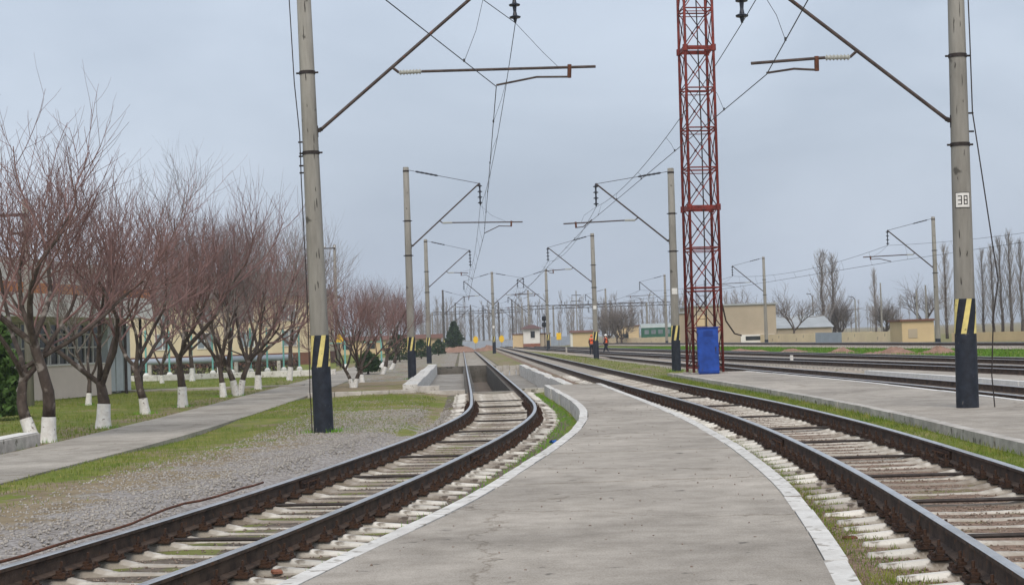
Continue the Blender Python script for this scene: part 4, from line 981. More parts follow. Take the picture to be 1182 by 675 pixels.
def evergreen(name, loc, H, rad, n, size, m, label, cat, seed, belly=.2):
    root = empty(name, loc, 0, label, cat); MB().tube([(0, 0, -.1), (0, 0, H*.8)], [.09, .02], 6).build('trunk', M['bark'], root)
    V, T = leaf_cloud(n, cone_shape(H, rad, belly), size, seed); link('crown', np_mesh('crown', V, T, M[m]), root); return root
p = UY(-12, 400, 46); evergreen('conifer_shrub', (p.x, 46, -.3), 3.3, .85, 5200, .20, 'thuja', 'bushy green conifer at the left edge before the glazed building', 'shrub', 3, .45)
p = PB(524.5, 240); evergreen('conifer_tree', (p.x, 240, -.25), 4.5, 1.3, 3600, .36, 'conifer', 'dark green cone-shaped conifer left of the track end', 'tree', 4, .42)
for i, (px, Y, H, rd, lb) in enumerate([(486, 170, 1.9, 1.3, 'round dark green bush behind the parapet pole'), (506, 200, 1.9, 1.0, 'small round green bush left of the cone-shaped conifer'), (424, 95, 1.25, .75, 'dark green rounded bush behind the two bed trees'), (461, 150, 2.4, 1.6, 'wide dark green bush left of the parapet pole')]):
    q = PB(px, Y); evergreen('round_bush', (q.x, Y, -.25), H, rd, 1500, .22, 'conifer', lb, 'bush', 60+i, .5)

# ------------------------------------------------------------------ buildings, left
def local(root, mb, name, m, **k): return mb.build(name, m, root, **k)
# glazed building: origin at its far-left front corner, local +x runs along the facade away from the camera
A = Vector((-20.2, 56, -.27)); Bv = Vector((-17.35, 72.5, -.27)); dd = (Bv-A); fl = dd.length; ang = math.atan2(dd.y, dd.x)
gb = empty('glazed_building', A, ang, 'white flat-roofed building with orange band and glazed front behind the left trees', 'building')
local(gb, MB().box(-6, fl-.2, .4, 12, 0, 3.2), 'wall', M['offwhite'])
local(gb, MB().box(-6, fl-2.2, -.05, .399, 0, 1.35), 'base_wall', M['pinkwall'])
local(gb, MB().box(-6, fl-.2, .05, .397, 3.1, 3.3), 'lintel', M['frame'])
nwin = 8; ww = (fl-2.4+5.8)/nwin
for k in range(nwin):
    x0 = -5.8+k*ww; w_ = local(gb, MB().box(x0+.05, x0+ww-.05, .34, .396, 1.36, 3.09), 'window', M['glass'])
    f = MB()
    for a in (0, .33, .66, 1): f.box(x0+.05+a*(ww-.18), x0+.13+a*(ww-.18), .27, .338, 1.36, 3.09)
    for z in (1.36, 2.05, 2.6, 3.03): f.box(x0+.131, x0+ww-.13, .275, .336, z, z+.06)
    f.build('frame', M['frame'], w_)
    MB().box(x0+.02, x0+ww-.02, -.10, .26, 1.353, 1.40).build('sill', M['offwhite'], w_)
fa = local(gb, MB().box(-6.5, fl+.6, -.9, .3, 3.3, 4.2), 'fascia', M['offwhite'])
MB().box(-6.5, fl+.605, -.905, .3, 4.205, 4.6).build('orange_band', M['orange'], fa)
MB().box(-6.5, fl+.6, -.9, .3, 4.605, 5.5).build('upper_fascia', M['offwhite'], fa)
local(gb, MB().box(-6.4, fl+.3, .305, 12.3, 3.25, 5.3), 'roof', M['dark_roof'])
rf = MB(); rf.add([(-6, 3, 5.305), (4, 3, 5.305), (4, 9, 5.305), (-6, 9, 5.305), (-6, 6, 6.9), (4, 6, 6.9)], [(0, 1, 5, 4), (2, 3, 4, 5), (1, 2, 5), (3, 0, 4)]); local(gb, rf, 'green_roof', M['green_roof'])
for k in range(3): local(gb, MB().box(fl-2.15+k*.85, fl-1.45+k*.85, .1, .395, .1, 3.0), 'porch_panel', M['porch'])
for x in (fl-1.9, fl-.2): local(gb, MB().tube([(x, -.6, 0), (x, -.6, 3.29)], .07, 8), 'porch_post', M['darkmetal'])
# yellow building
yb = empty('yellow_building', (-44, 152, -.3), R(2), 'long yellow plastered building with brown plinth behind the bare trees', 'building')
local(yb, MB().box(-12, 26, 0, 12, 1.2, 6.6), 'wall', M['paleyellow']); local(yb, MB().box(-12.05, 26.05, -.06, 12, 0, 1.198), 'plinth', M['brown'])
r_ = MB(); r_.add([(-13, -.7, 6.6), (27, -.7, 6.6), (27, 12.7, 6.6), (-13, 12.7, 6.6), (-9, 6, 9.2), (23, 6, 9.2)], [(0, 1, 5, 4), (2, 3, 4, 5), (1, 2, 5), (3, 0, 4), (0, 3, 2, 1)]); local(yb, r_, 'roof', M['dark_roof'])
for k in range(9):
    x0 = -10+k*4.0
    for z0 in (1.9, 4.3):
        w_ = local(yb, MB().box(x0, x0+1.3, -.03, -.004, z0, z0+1.4), 'window', M['paleglass'])
        f = MB(); f.box(x0-.08, x0, -.08, -.002, z0-.08, z0+1.48); f.box(x0+1.3, x0+1.38, -.08, -.002, z0-.08, z0+1.48); f.box(x0+.61, x0+.69, -.07, -.031, z0, z0+1.4); f.box(x0, x0+1.3, -.08, -.002, z0+1.4, z0+1.48); f.box(x0, x0+1.3, -.08, -.002, z0-.08, z0); f.build('frame', M['offwhite'], w_)
# low cream building with red roof far left centre
lb_ = empty('low_building', (-42, 262, -.3), R(1), 'long low cream building with reddish roof far behind the left poles', 'building')
local(lb_, MB().box(0, 30, 0, 7, 0, 2.3), 'wall', M['cream'])
r_ = MB(); r_.add([(-.5, -.5, 2.3), (30.5, -.5, 2.3), (30.5, 7.5, 2.3), (-.5, 7.5, 2.3), (-.5, 3.5, 3.0), (30.5, 3.5, 3.0)], [(0, 1, 5, 4), (2, 3, 4, 5), (1, 2, 5), (3, 0, 4), (0, 3, 2, 1)]); local(lb_, r_, 'roof', M['brown'])
for k in range(7): local(lb_, MB().box(2+k*4, 3.3+k*4, -.04, -.003, .9, 1.8), 'window', M['glass'])
# teal fence posts
posts = [(168, 100), (195, 101), (221, 102), (245, 103), (267, 104), (289, 105), (308, 106), (327, 107), (345, 108), (398, 112), (440, 116)]
ordn = ['first', 'second', 'third', 'fourth', 'fifth', 'sixth', 'seventh', 'eighth', 'ninth', 'tenth', 'last']
for i, (px, Y) in enumerate(posts):
    q = PB(px, Y); r_ = empty('fence_post', (q.x, Y, -.25), 0, 'teal post with white foot, %s from the left in the row behind the lawn' % ordn[i], 'post', 'teal posts behind the lawn')
    MB().tube([(0, 0, .38), (0, 0, 3.0)], .06, 8).build('shaft', M['teal'], r_); MB().lathe([(.2, -.05), (.19, .3), (.1, .42)], 10).build('foot', M['white'], r_)
    MB().lathe([(.065, 3.0), (.05, 3.06), (.0, 3.1)], 8, caps=False).build('cap', M['teal'], r_)
    if px > 390: MB().tube([(-1.3, 0, 1.9), (0, 0, 1.9)], .03, 6).build('rail', M['teal'], r_)
# heating pipe on supports behind posts
hp = empty('heating_pipe', label='pale horizontal pipe on low supports behind the teal posts', cat='pipe')
MB().tube([(-42, 112, .75), (-16, 116, .75)], .22, 10).build('pipe', M['bluegrey'], hp, True)
for k in range(9): x = -41+k*3.0; y = 112+(x+42)/26*4; MB().box(x-.12, x+.12, y-.15, y+.15, -.4, .54).build('support', M['curb_raw'], hp)
hd = empty('hedge', (-29, 118, -.3), R(8), 'dark low hedge behind the lawn and posts', 'hedge')
V, T = leaf_cloud(6000, lambda r, n: np.stack([r.uniform(-13, 13, n), r.uniform(-.6, .6, n), r.uniform(0, 1, n)*(1.0+.15*np.sin(np.linspace(0, 1, n)*40))], 1), .22, 9); link('foliage', np_mesh('foliage', V, T, M['bark']), hd)
# utility poles left
def utility(base, H, label, arms):
    r_ = empty('utility_pole', base, 0, label, 'utility pole', 'utility poles on the left'); MB().tube([(0, 0, -.3), (0, 0, H)], [.16, .11], 10).build('shaft', M['pole'], r_, True)
    for z, x0, x1 in arms:
        a = MB().box(x0, x1, -.2, -.12, z-.05, z+.05).build('cross_arm', M['darkmetal'], r_)
        for x in (x0+.08, x1-.08): MB().lathe([(.03, z+.05), (.05, z+.10), (.03, z+.14), (.05, z+.18), (.01, z+.22)], 8, c=(x, -.16)).build('insulator', M['offwhite'], a)
q = PB(33, 56.5); utility((q.x, 56.5, -.25), 7.3, 'grey utility pole with cross arms among the trees at far left', [(6.1, -.55, .25), (6.75, -1.05, .05)])
q = PB(389.5, 135); utility((q.x, 135, -.25), 10.2, 'grey utility pole with one short arm just right of the thick left pole', [(9.9, -.9, .1)])
ys_ = empty('warning_sign', tuple(PB(392, 118)), 0, 'small yellow triangular warning sign right of the thick left pole', 'sign')
MB().tube([(0, 0, 0), (0, 0, 1.9)], .04, 6).build('post', M['darkmetal'], ys_); s_ = MB(); s_.add([(-.4, -.05, 1.9), (.4, -.05, 1.9), (0, -.05, 2.65), (-.4, -.02, 1.9), (.4, -.02, 1.9), (0, -.02, 2.65)], [(0, 1, 2), (3, 5, 4), (0, 3, 4, 1), (1, 4, 5, 2), (2, 5, 3, 0)]); s_.build('panel', M['sign_yellow'], ys_)

# ------------------------------------------------------------------ buildings, centre and right
def X_at(px, Y): return PB(px, Y).x
gh = empty('guard_house', (X_at(614, 262), 262, -.2), 0, 'small two-storey white guard house with brown hipped roof and red base', 'building')
local(gh, MB().box(-1.35, 1.35, 0, 2.6, .8, 3.2), 'wall', M['offwhite']); local(gh, MB().box(-1.38, 1.38, -.03, 2.6, 0, .798), 'base', M['brick'])
r_ = MB(); r_.add([(-1.9, -.55, 3.2), (1.9, -.55, 3.2), (1.9, 3.2, 3.2), (-1.9, 3.2, 3.2), (-.5, 1.1, 3.85), (.5, 1.1, 3.85)], [(0, 1, 5, 4), (2, 3, 4, 5), (1, 2, 5), (3, 0, 4), (0, 3, 2, 1)]); local(gh, r_, 'roof', M['mauve_roof'])
w_ = local(gh, MB().box(-.15, .55, -.04, -.003, 1.7, 2.8), 'window', M['glass']); MB().box(-.22, .62, -.06, -.041, 1.6, 1.7).build('sill', M['white'], w_)
for sx, x0, x1, h, m in ((0, -3.1, -1.4, 2.3, 'cream'), (1, 1.4, 3.1, 2.3, 'beige')):
    wg = local(gh, MB().box(x0, x1, .4, 2.8, 0, h), 'wing', M[m]); MB().box(x0-.1, x1+.1, .3, 2.9, h+.002, h+.16).build('wing_roof', M['brown'], wg)
def simple_house(name, px0, px1, Y, ztop, label, wall, roof, dep=6, rh=.0):
    x0, x1 = X_at(px0, Y), X_at(px1, Y); r_ = empty(name, (x0, Y, -.3), 0, label, 'building'); Wd = x1-x0
    local(r_, MB().box(0, Wd, 0, dep, 0, ztop+.3), 'wall', M[wall])
    if rh:
        g = MB(); g.add([(-.3, -.3, ztop+.3), (Wd+.3, -.3, ztop+.3), (Wd+.3, dep+.3, ztop+.3), (-.3, dep+.3, ztop+.3), (-.3, dep/2, ztop+.3+rh), (Wd+.3, dep/2, ztop+.3+rh)], [(0, 1, 5, 4), (2, 3, 4, 5), (1, 2, 5), (3, 0, 4), (0, 3, 2, 1)]); local(r_, g, 'roof', M[roof])
    else: local(r_, MB().box(-.2, Wd+.2, -.2, dep+.2, ztop+.302, ztop+.5), 'roof', M[roof])
    return r_, Wd
h1, Wd = simple_house('low_house', 661, 691, 250, 2.1, 'low cream house with brown roof behind the left worker', 'cream', 'brown', rh=.35)
MB().box(-.3, .05, -.05, 3, 0, 2.35).build('pale_corner', M['offwhite'], h1)
h2, Wd = simple_house('low_house', 713, 738, 285, 3.0, 'cream block building behind the broad dark tree', 'cream', 'brown')
MB().box(1, 2, -.04, -.003, 1, 2).build('window', M['glass'], h2)
h3, Wd = simple_house('beige_building', 800, 897, 200, 4.75, 'large plain beige building behind the mast', 'beige', 'grey_roof', dep=14)
wf = MB(); x0 = X_at(858, 200)-X_at(800, 200); wf.box(x0-.3, x0+3.9, -.25, -.003, 0, 1.35); wf.build('window_surround', M['offwhite'], h3); MB().box(x0+.3, x0+3.2, -.28, -.252, .65, 1.15).build('window', M['glass'], h3)
MB().box(.6, 2.0, -.05, -.004, 2.6, 3.9).build('plaster_patch', M['cream'], h3)
h4, Wd = simple_house('beige_annex', 784, 800, 204, 4.0, 'lower beige annex just left of the mast', 'beige', 'grey_roof', dep=8)
h5, Wd = simple_house('long_shed', 898, 961, 222, 1.7, 'low beige shed with pale grey-blue roof left of the big poplars', 'beige', 'grey_roof', dep=14, rh=1.7)
h6, Wd = simple_house('small_hut', 1042, 1079, 158, 1.95, 'small flat-roofed cream hut standing at the end of the wall', 'cream', 'brown', dep=5)
MB().box(.6, 1.5, -.04, -.003, .6, 1.5).build('door_panel', M['beige'], h6)
# boundary wall in panels
wall_pts = [(700, 262), (785, 228), (860, 205), (942, 184)]
def wall_run(name, pts, label, m, top=1.02, seg=6.0):
    r_ = empty(name, label=label, cat='wall'); 
    for (pa, Ya), (pb, Yb) in zip(pts[:-1], pts[1:]):
        a = Vector((X_at(pa, Ya), Ya, 0)); b2 = Vector((X_at(pb, Yb), Yb, 0)); n = max(1, int((b2-a).length/seg)); t = (b2-a).normalized(); an = math.atan2(t.y, t.x); sl = (b2-a).length/n
        for k in range(n): MB().box(.02, sl-.02, -.1, .1, -.3, top+random.uniform(-.02, .02)).build('wall_panel', M[m], r_, loc=a+t*sl*k, rot=(0, 0, an))
    return r_
wall_run('boundary_wall', wall_pts, 'long low cream boundary wall behind the bright green grass', 'wall_cream')
wall_run('boundary_wall', [(973, 177), (1043, 160)], 'cream boundary wall section between the grey gate and the hut', 'wall_cream')
wall_run('boundary_wall', [(1100, 152), (1190, 140)], 'pale cream wall section right of pole 38', 'cream', top=.7)
wall_run('metal_gate', [(942.5, 183.8), (972.5, 177.2)], 'flat grey sliding gate in the cream boundary wall', 'bluegrey', top=1.05, seg=2.2)['category'] = 'gate'
wall_run('panel_fence', [(533, 300), (604, 300)], 'pale blue-grey panel fence beyond the end of the left track', 'bluegrey', top=1.25, seg=2.5)['category'] = 'fence'
wall_run('panel_fence', [(634, 300), (662, 296)], 'pale blue-grey panel fence between guard house and low cream house', 'bluegrey', top=1.6, seg=2.5)['category'] = 'fence'
# passenger coach
co = empty('railway_coach', (X_at(741, 268), 268, 0), R(-3), 'green passenger coach with pale roof behind the cream wall', 'railway coach')
Lc = X_at(790, 268)-X_at(741, 268)
local(co, MB().cbox(0, Lc, 0, 2.8, .6, 2.55, .05), 'body', M['coach_green'])
r_ = MB(); sec = [(-.05, 2.56), (.3, 3.0), (.9, 3.25), (1.9, 3.25), (2.5, 3.0), (2.85, 2.56)]; vs = [(x, y, z) for x in (-.1, Lc+.1) for y, z in sec]; n = len(sec)
r_.add(vs, [(i, n+i, n+i+1, i+1) for i in range(n-1)]+[tuple(range(n)), tuple(range(2*n-1, n-1, -1))]); local(co, r_, 'roof', M['coach_roof'])
for k in range(6): local(co, MB().box(.5+k*1.15, 1.25+k*1.15, -.03, -.003, 1.5, 2.2), 'window', M['paleglass'])
for x in (1.0, Lc-1.0):
    bo = local(co, MB().box(x-.9, x+.9, .5, 2.3, .4, .59), 'bogie', M['darkmetal'])
    for dx in (-.6, .6): MB().tube([(x+dx, .4, .33), (x+dx, 2.4, .33)], .42, 14).build('wheel_set', M['darkmetal'], bo)
# far gantries (rigid portals)
def gantry(px0, px1, Y, zt, label):
    x0, x1 = X_at(px0, Y), X_at(px1, Y); r_ = empty('overhead_gantry', (x0, Y, -.2), 0, label, 'gantry', 'far overhead gantries'); Wd = x1-x0
    for x in (0, Wd): MB().tube([(x, 0, -.2), (x, 0, zt+.3)], [.22, .17], 8).build('post', M['pole'], r_)
    for z in (zt-.35, zt+.25): MB().box(0, Wd, -.05, .05, z-.06, z+.06).build('chord', M['darkmetal'], r_)
    n = int(Wd/1.2); m = MB()
    for k in range(n): a = k*Wd/n; m.tube([(a, 0, zt-.35 if k % 2 else zt+.25), (a+Wd/n, 0, zt+.25 if k % 2 else zt-.35)], .045, 4)
    m.build('lacing', M['darkmetal'], r_)
    for k in range(int(Wd/5)): x = 2.5+k*5; m = MB(); m.tube([(x, 0, zt-.35), (x, 0, zt-1.4)], .05, 5); m.tube([(x, 0, zt+.25), (x, 0, zt+1.0)], .05, 5); m.build('drop_post', M['darkmetal'], r_)
gantry(604, 748, 300, 7.4, 'nearer of the far truss gantries spanning the yard')
gantry(640, 790, 345, 8.2, 'farther truss gantry spanning the yard behind the first')
gantry(500, 604, 400, 8.6, 'far truss gantry above the end of the left track')
# yard poles in the far distance
for px, Y, H, lb in ((667, 300, 10.3, 'far utility pole with two cross arms right of the yellow sign'), (940-.5+.5, 236, 6.5, 'short street lamp pole beside the two big poplars'), (989, 232, 5.8, 'short far lamp pole right of the two big poplars'), (1019, 215, 7.6, 'dark thin far pole in front of the low bare tree'), (1060, 200, 6.2, 'left of two thin far poles above the small hut'), (1071, 190, 6.5, 'right of two thin far poles above the small hut')):
    q = PB(px, Y); r_ = empty('utility_pole', (q.x, Y, -.25), 0, lb, 'utility pole', 'thin poles in the far yard'); MB().tube([(0, 0, -.2), (0, 0, H)], [.13, .09], 8).build('shaft', M['pole'], r_)
    if px == 667:
        for z in (H-.9, H-2.0): MB().box(-.9, .9, -.06, .06, z, z+.12).build('cross_arm', M['darkmetal'], r_)
    elif 'lamp' in lb: MB().tube([(0, 0, H), (-.3, 0, H+.35), (-.9, 0, H+.45)], .05, 6).build('lamp_arm', M['darkmetal'], r_)
# signs, signal
for px, py, Y, lb in ((549, 392, 236, 'round yellow sign board just left of the two-bracket pole'), (579, 391, 236, 'round yellow sign board just right of the two-bracket pole'), (645, 388, 236, 'square yellow board right of the guard house')):
    q = UY(px, py, Y); r_ = empty('sign_board', (q.x, Y, -.25), 0, lb, 'sign', 'yellow sign boards'); MB().tube([(0, .06, 0), (0, .06, q.z+.25)], .05, 6).build('post', M['pole'], r_)
    m = MB()
    pl = [(.38*math.cos(a), .52*math.sin(a)) for a in np.linspace(0, 2*math.pi, 15)[:-1]] if 'round' in lb else [(-.35, -.5), (.35, -.5), (.35, .5), (-.35, .5)]
    n = len(pl); m.add([(x, y, q.z+.25+z) for y in (-.03, .03) for x, z in pl], [tuple(range(n)), tuple(range(2*n-1, n-1, -1))]+[(i, n+i, n+(i+1) % n, (i+1) % n) for i in range(n)]); m.build('panel', M['sign_yellow'], r_)
q = UY(628.3, 372, 210); r_ = empty('signal_light', (q.x, 210, -.2), 0, 'dark two-lamp railway signal beside the pole right of the guard house', 'railway signal')
MB().tube([(0, 0, 0), (0, 0, q.z+1.3)], .06, 8).build('post', M['darkmetal'], r_)
for z in (q.z-.1, q.z+.72): h_ = MB().lathe([(.05, z-.36), (.30, z-.25), (.33, z), (.30, z+.25), (.05, z+.36)], 12).build('lamp_head', M['signal'], r_); MB().tube([(0, -.30, z), (0, -.5, z)], .15, 10).build('hood', M['signal'], h_)
# small white marker posts and rust cone things by far tracks
for px, py, hgt, lb in ((914, 422, .5, 'short white marker post between the dark tracks'), (654, 410, .75, 'short grey marker post left of the workers')):
    q = U(px, py, -.15); r_ = empty('marker_post', q, 0, lb, 'post'); MB().cbox(-.07, .07, -.07, .07, -.05, hgt, .02).build('shaft', M['curb'] if px > 900 else M['curb_raw'], r_); MB().box(-.12, .12, -.12, .12, -.06, .05).build('foot', M['curb_raw'], r_)

# soil mounds
def mound(px, py, w_, h_, lb, z=-.15, seed=0):
    q = U(px, py, z); r = np.random.default_rng(seed); N = 26; vs = []
    g = np.linspace(-1, 1, N); X_, Y_ = np.meshgrid(g, g); rr = np.sqrt(X_**2+Y_**2); hh = np.clip(1-rr, 0, 1)**.8*(1+.35*np.sin(X_*5+seed)+.25*np.sin(Y_*7+seed*2)+.12*r.normal(size=X_.shape))-.08
    V = np.stack([X_*w_/2, Y_*w_/2.6, np.clip(hh, -.1, 2)*h_], -1).reshape(-1, 3); ii_ = np.arange(N*N).reshape(N, N); qd = np.stack([ii_[:-1, :-1], ii_[:-1, 1:], ii_[1:, 1:], ii_[1:, :-1]], -1).reshape(-1, 4)
    o = link('soil_mound', np_mesh('soil_mound', V, np.concatenate([qd[:, [0, 1, 2]], qd[:, [0, 2, 3]]]), M['soil'], True), loc=q); tag(o, lb, 'soil heap', 'reddish soil heaps')
for i, (px, py, w_, h_, lb) in enumerate([(1028, 410, 4.2, .42, 'largest reddish soil heap on the right, before the bright grass'), (1082, 409, 3.6, .36, 'reddish soil heap behind the base of pole 38'), (972, 408, 3.0, .36, 'reddish soil heap left of the largest one'), (918, 407.5, 3.4, .30, 'low reddish soil heap before the slim pole at the beige building'), (862, 408, 4.2, .34, 'low reddish soil heap just right of the mast'), (527, 406, 6.5, 1.0, 'reddish soil heap left of the left track end'), (561, 404.6, 4.2, .8, 'reddish soil heap right of the left track end')]):
    mound(px, py, w_, h_, lb, seed=i)

# ------------------------------------------------------------------ workers
def worker(loc, rz, label, helmet, stride, H=1.76):
    root = empty('person', loc, rz, label, 'person', 'railway workers')
    s = H/1.76
    J = {}; Vv = []; Ed = []; Rd = []
    def v(n, x, y, z, r, par=None):
        J[n] = len(Vv); Vv.append((x*s, y*s, z*s)); Rd.append(r*s)
        if par: Ed.append((J[par], J[n]))
    st = stride
    v('pel', 0, 0, .96, .13); v('waist', 0, 0, 1.10, .125, 'pel'); v('chest', 0, -.02, 1.32, .15, 'waist'); v('neckb', 0, -.01, 1.47, .075, 'chest'); v('neck', 0, -.02, 1.54, .055, 'neckb'); v('jaw', 0, -.045, 1.60, .075, 'neck'); v('skull', 0, -.025, 1.69, .092, 'jaw'); v('crown', 0, -.015, 1.745, .06, 'skull'); v('nose', 0, -.125, 1.655, .016, 'jaw')
    for e, sd_ in ((-1, 'l'), (1, 'r')):
        f_ = st*e
        v('sh'+sd_, e*.17, -.01, 1.43, .062, 'neckb'); v('el'+sd_, e*.23, .04-f_*.12, 1.16, .045, 'sh'+sd_); v('wr'+sd_, e*.22, -.08-f_*.22, .94, .032, 'el'+sd_); v('pa'+sd_, e*.22, -.11-f_*.25, .87, .036, 'wr'+sd_)
        for k, (dx, lz) in enumerate(((-.03, .085), (-.01, .10), (.012, .095), (.032, .075))):
            v('f%d%s' % (k, sd_), e*.22+dx, -.13-f_*.26, .87-lz*.55, .0095, 'pa'+sd_); v('g%d%s' % (k, sd_), e*.22+dx*.9, -.11-f_*.26, .87-lz, .0085, 'f%d%s' % (k, sd_))
        v('th'+sd_, e*.19, -.16-f_*.25, .85, .011, 'pa'+sd_); v('ti'+sd_, e*.185, -.175-f_*.25, .81, .0095, 'th'+sd_)
        v('hip'+sd_, e*.10, 0, .90, .105, 'pel'); v('kn'+sd_, e*.10, -.04+f_*.20, .50, .065, 'hip'+sd_); v('an'+sd_, e*.10, .03+f_*.42, .09, .045, 'kn'+sd_); v('to'+sd_, e*.11, -.13+f_*.42, .035, .04, 'an'+sd_)
    def skin(name, m, names=None, grow_=0.0, parent=root):
        idx = [i for n, i in J.items() if names is None or n in names]; mp_ = {i: k for k, i in enumerate(idx)}
        me = bpy.data.meshes.new(name); me.from_pydata([Vv[i] for i in idx], [(mp_[a], mp_[b]) for a, b in Ed if a in mp_ and b in mp_], []); o = link(name, me, parent); me.materials.append(m)
        md = o.modifiers.new('skin', 'SKIN'); md.use_smooth_shade = True; sk = me.skin_vertices[0].data
        for k, i in enumerate(idx): sk[k].radius = (Rd[i]+grow_, Rd[i]+grow_); sk[k].use_root = (i == idx[0])
        sb = o.modifiers.new('sub', 'SUBSURF'); sb.levels = 1; sb.render_levels = 1; return o
    skin('body', M['skin'])
    skin('trousers', M['cloth_dark'], {'pel', 'hipl', 'hipr', 'knl', 'knr', 'anl', 'anr'}, .022); skin('jacket', M['cloth_dark'], {'waist', 'chest', 'neckb', 'shl', 'shr', 'ell', 'elr', 'wrl', 'wrr'}, .02)
    skin('safety_vest', M['hivis'], {'pel', 'waist', 'chest', 'neckb', 'shl', 'shr'}, .04)
    for e, sd_ in ((-1, 'l'), (1, 'r')):
        a = Vector(Vv[J['an'+sd_]]); t = Vector(Vv[J['to'+sd_]]); MB().tube([a+Vector((0, .05, .03))*s, a+Vector((0, 0, -.02))*s, t, t+Vector((0, -.06, -.0))*s], [.062*s, .07*s, .055*s, .03*s], 8).build('boot', M['cloth_dark'], root, True)
    hz = 1.70*s; h_ = MB().lathe([(.145*s, hz), (.15*s, hz+.015), (.118*s, hz+.02), (.113*s, hz+.07), (.085*s, hz+.12), (.03*s, hz+.145)], 14, c=(0, -.02*s)).build('helmet', helmet, root, True)
    f = MB()
    for e in (-1, 1): f.tube([(e*.034*s, -.118*s, 1.675*s), (e*.034*s, -.128*s, 1.675*s)], .012*s, 6)
    f.tube([(-.025*s, -.122*s, 1.60*s), (.025*s, -.122*s, 1.60*s)], .006*s, 5); f.build('face_features', M['ink'], root)
    e_ = MB()
    for e in (-1, 1): e_.tube([(e*.09*s, -.02*s, 1.68*s), (e*.108*s, -.01*s, 1.655*s), (e*.09*s, -.02*s, 1.62*s)], .014*s, 5)
    e_.build('ears', M['skin'], root)
    return root
q = PB(683, 140); worker((q.x, 140, -.16), R(160), 'worker in orange vest and dark trousers standing left of the striped pole', M['helmet_orange'], .25)
q = PB(699.7, 146); worker((q.x, 146, -.16), R(250), 'worker in white helmet and orange vest walking right of the striped pole', M['helmet_white'], .75)

# ------------------------------------------------------------------ small things on the ground
pts = [Vector(U(*p_, -.24)) for p_ in ((-40, 658), (0, 647), (82, 625), (152, 603), (212, 581), (267, 568), (303.6, 556.5))]
fine = []
for a, b2 in zip(pts[:-1], pts[1:]):
    for u in (0, .33, .66): fine.append(a.lerp(b2, u)+Vector((0, 0, .012*math.sin(len(fine)*1.3))))
fine.append(pts[-1])
tag(MB().tube(fine, .015, 8).build('rusty_pipe', M['redrust'], None, True), 'long thin rusty pipe lying on gravel along the left rail', 'pipe')
q = U(638.5, 511.5, -.22)
lt = MB()
for k in range(9):
    a = k*.7; lt.add([(math.cos(a)*.02, math.sin(a)*.02, 0), (math.cos(a+.8)*.07, math.sin(a+.8)*.06, .01+.02*(k % 3)), (math.cos(a+1.3)*.055, math.sin(a+1.3)*.065, .025+.02*((k+1) % 3)), (0, 0, .05)], [(0, 1, 2), (0, 2, 3), (1, 3, 2)])
tag(lt.build('plastic_scrap', M['litter'], loc=q), 'small crumpled blue plastic scrap on the grass by the curved platform edge', 'litter')
q = U(319, 661, -.30); tag(MB().cbox(-.04, .045, -.03, .03, 0, .03, .01).build('brick_piece', M['brick'], loc=q, rot=(.1, .05, .5)), 'small broken brick piece between the near left sleepers', 'brick')
q = U(981, 623, -.13); tag(MB().cbox(-.05, .055, -.035, .04, 0, .035, .012).build('stone_chip', M['redrust'], loc=q, rot=(0, 0, .3)), 'small rusty brown scrap on the grass beside the right track', 'scrap')

# ------------------------------------------------------------------ grass blades and loose stones (stuff)
def scatter(n, x0, x1, y0, y1, accept):
    X_ = rng.uniform(x0, x1, n); Y_ = rng.uniform(y0, y1, n); k = accept(X_, Y_); return X_[k], Y_[k]
def vnoise(X_, Y_, s, seed=0):
    r = np.random.default_rng(seed); t = 0
    for k in range(6): a, b_, p_ = r.uniform(-1, 1)*s, r.uniform(-1, 1)*s, r.uniform(0, 6.28); t = t+np.sin(X_*a*3+Y_*b_*3+p_)
    return t/6
def blades(X_, Y_, Z_, h, w_):
    n = len(X_); a = rng.uniform(0, 2*np.pi, n); hh = h*rng.uniform(.5, 1.4, n); ln = rng.normal(0, .35, (n, 2))*hh[:, None]
    P0 = np.stack([X_-np.cos(a)*w_, Y_-np.sin(a)*w_, Z_-.01], 1); P1 = np.stack([X_+np.cos(a)*w_, Y_+np.sin(a)*w_, Z_-.01], 1); P2 = np.stack([X_+ln[:, 0], Y_+ln[:, 1], Z_+hh], 1)
    return np.stack([P0, P1, P2], 1).reshape(-1, 3), np.arange(3*n).reshape(-1, 3)
F = lambda fn, Y_, a, b_: fn(np.clip(Y_, a, b_))
def gh_(X_, Y_): return surf_h(X_, Y_)
def add_grass(name, lab, X_, Y_, h, w_, m, zoff=0):
    V, T = blades(X_, Y_, gh_(X_, Y_)+zoff, h, w_); tag(link(name, np_mesh(name, V, T, M[m])), lab, 'grass', kind='stuff')
# verge by the path (left)
def acc(X_, Y_):
    pr = F(PathR, Y_, 10, 190); lt_ = F(fLT, Y_, 0, 255); u = (X_-pr)/(lt_-1.5-pr)
    dens = np.where(Y_ < 33, .95-2.2*u, .60-.55*u)+.75*vnoise(X_, Y_, .55, 3)+.25*vnoise(X_, Y_, 1.6, 4)
    dens = np.where((Y_ > 44) & (Y_ < 56), dens+.25, dens)
    return (X_ > pr) & (X_ < lt_-1.7) & (Y_ < 58) & (rng.uniform(0, 1, len(X_)) < dens)
X_, Y_ = scatter(110000, -8, 1, 12, 58, acc); add_grass('grass_verge', 'patchy short grass between the path and the left track', X_, Y_, .055, .006, 'grass')
def acc(X_, Y_):
    pl = F(PathL, Y_, 10, 190); dens = .45+.6*vnoise(X_, Y_, .45, 8)+.3*vnoise(X_, Y_, 1.5, 9); return (X_ < pl) & (rng.uniform(0, 1, len(X_)) < dens)
X_, Y_ = scatter(90000, -26, -9, 24, 96, acc); add_grass('lawn_grass', 'green lawn under the whitewashed trees', X_, Y_, .075, .011, 'grass')
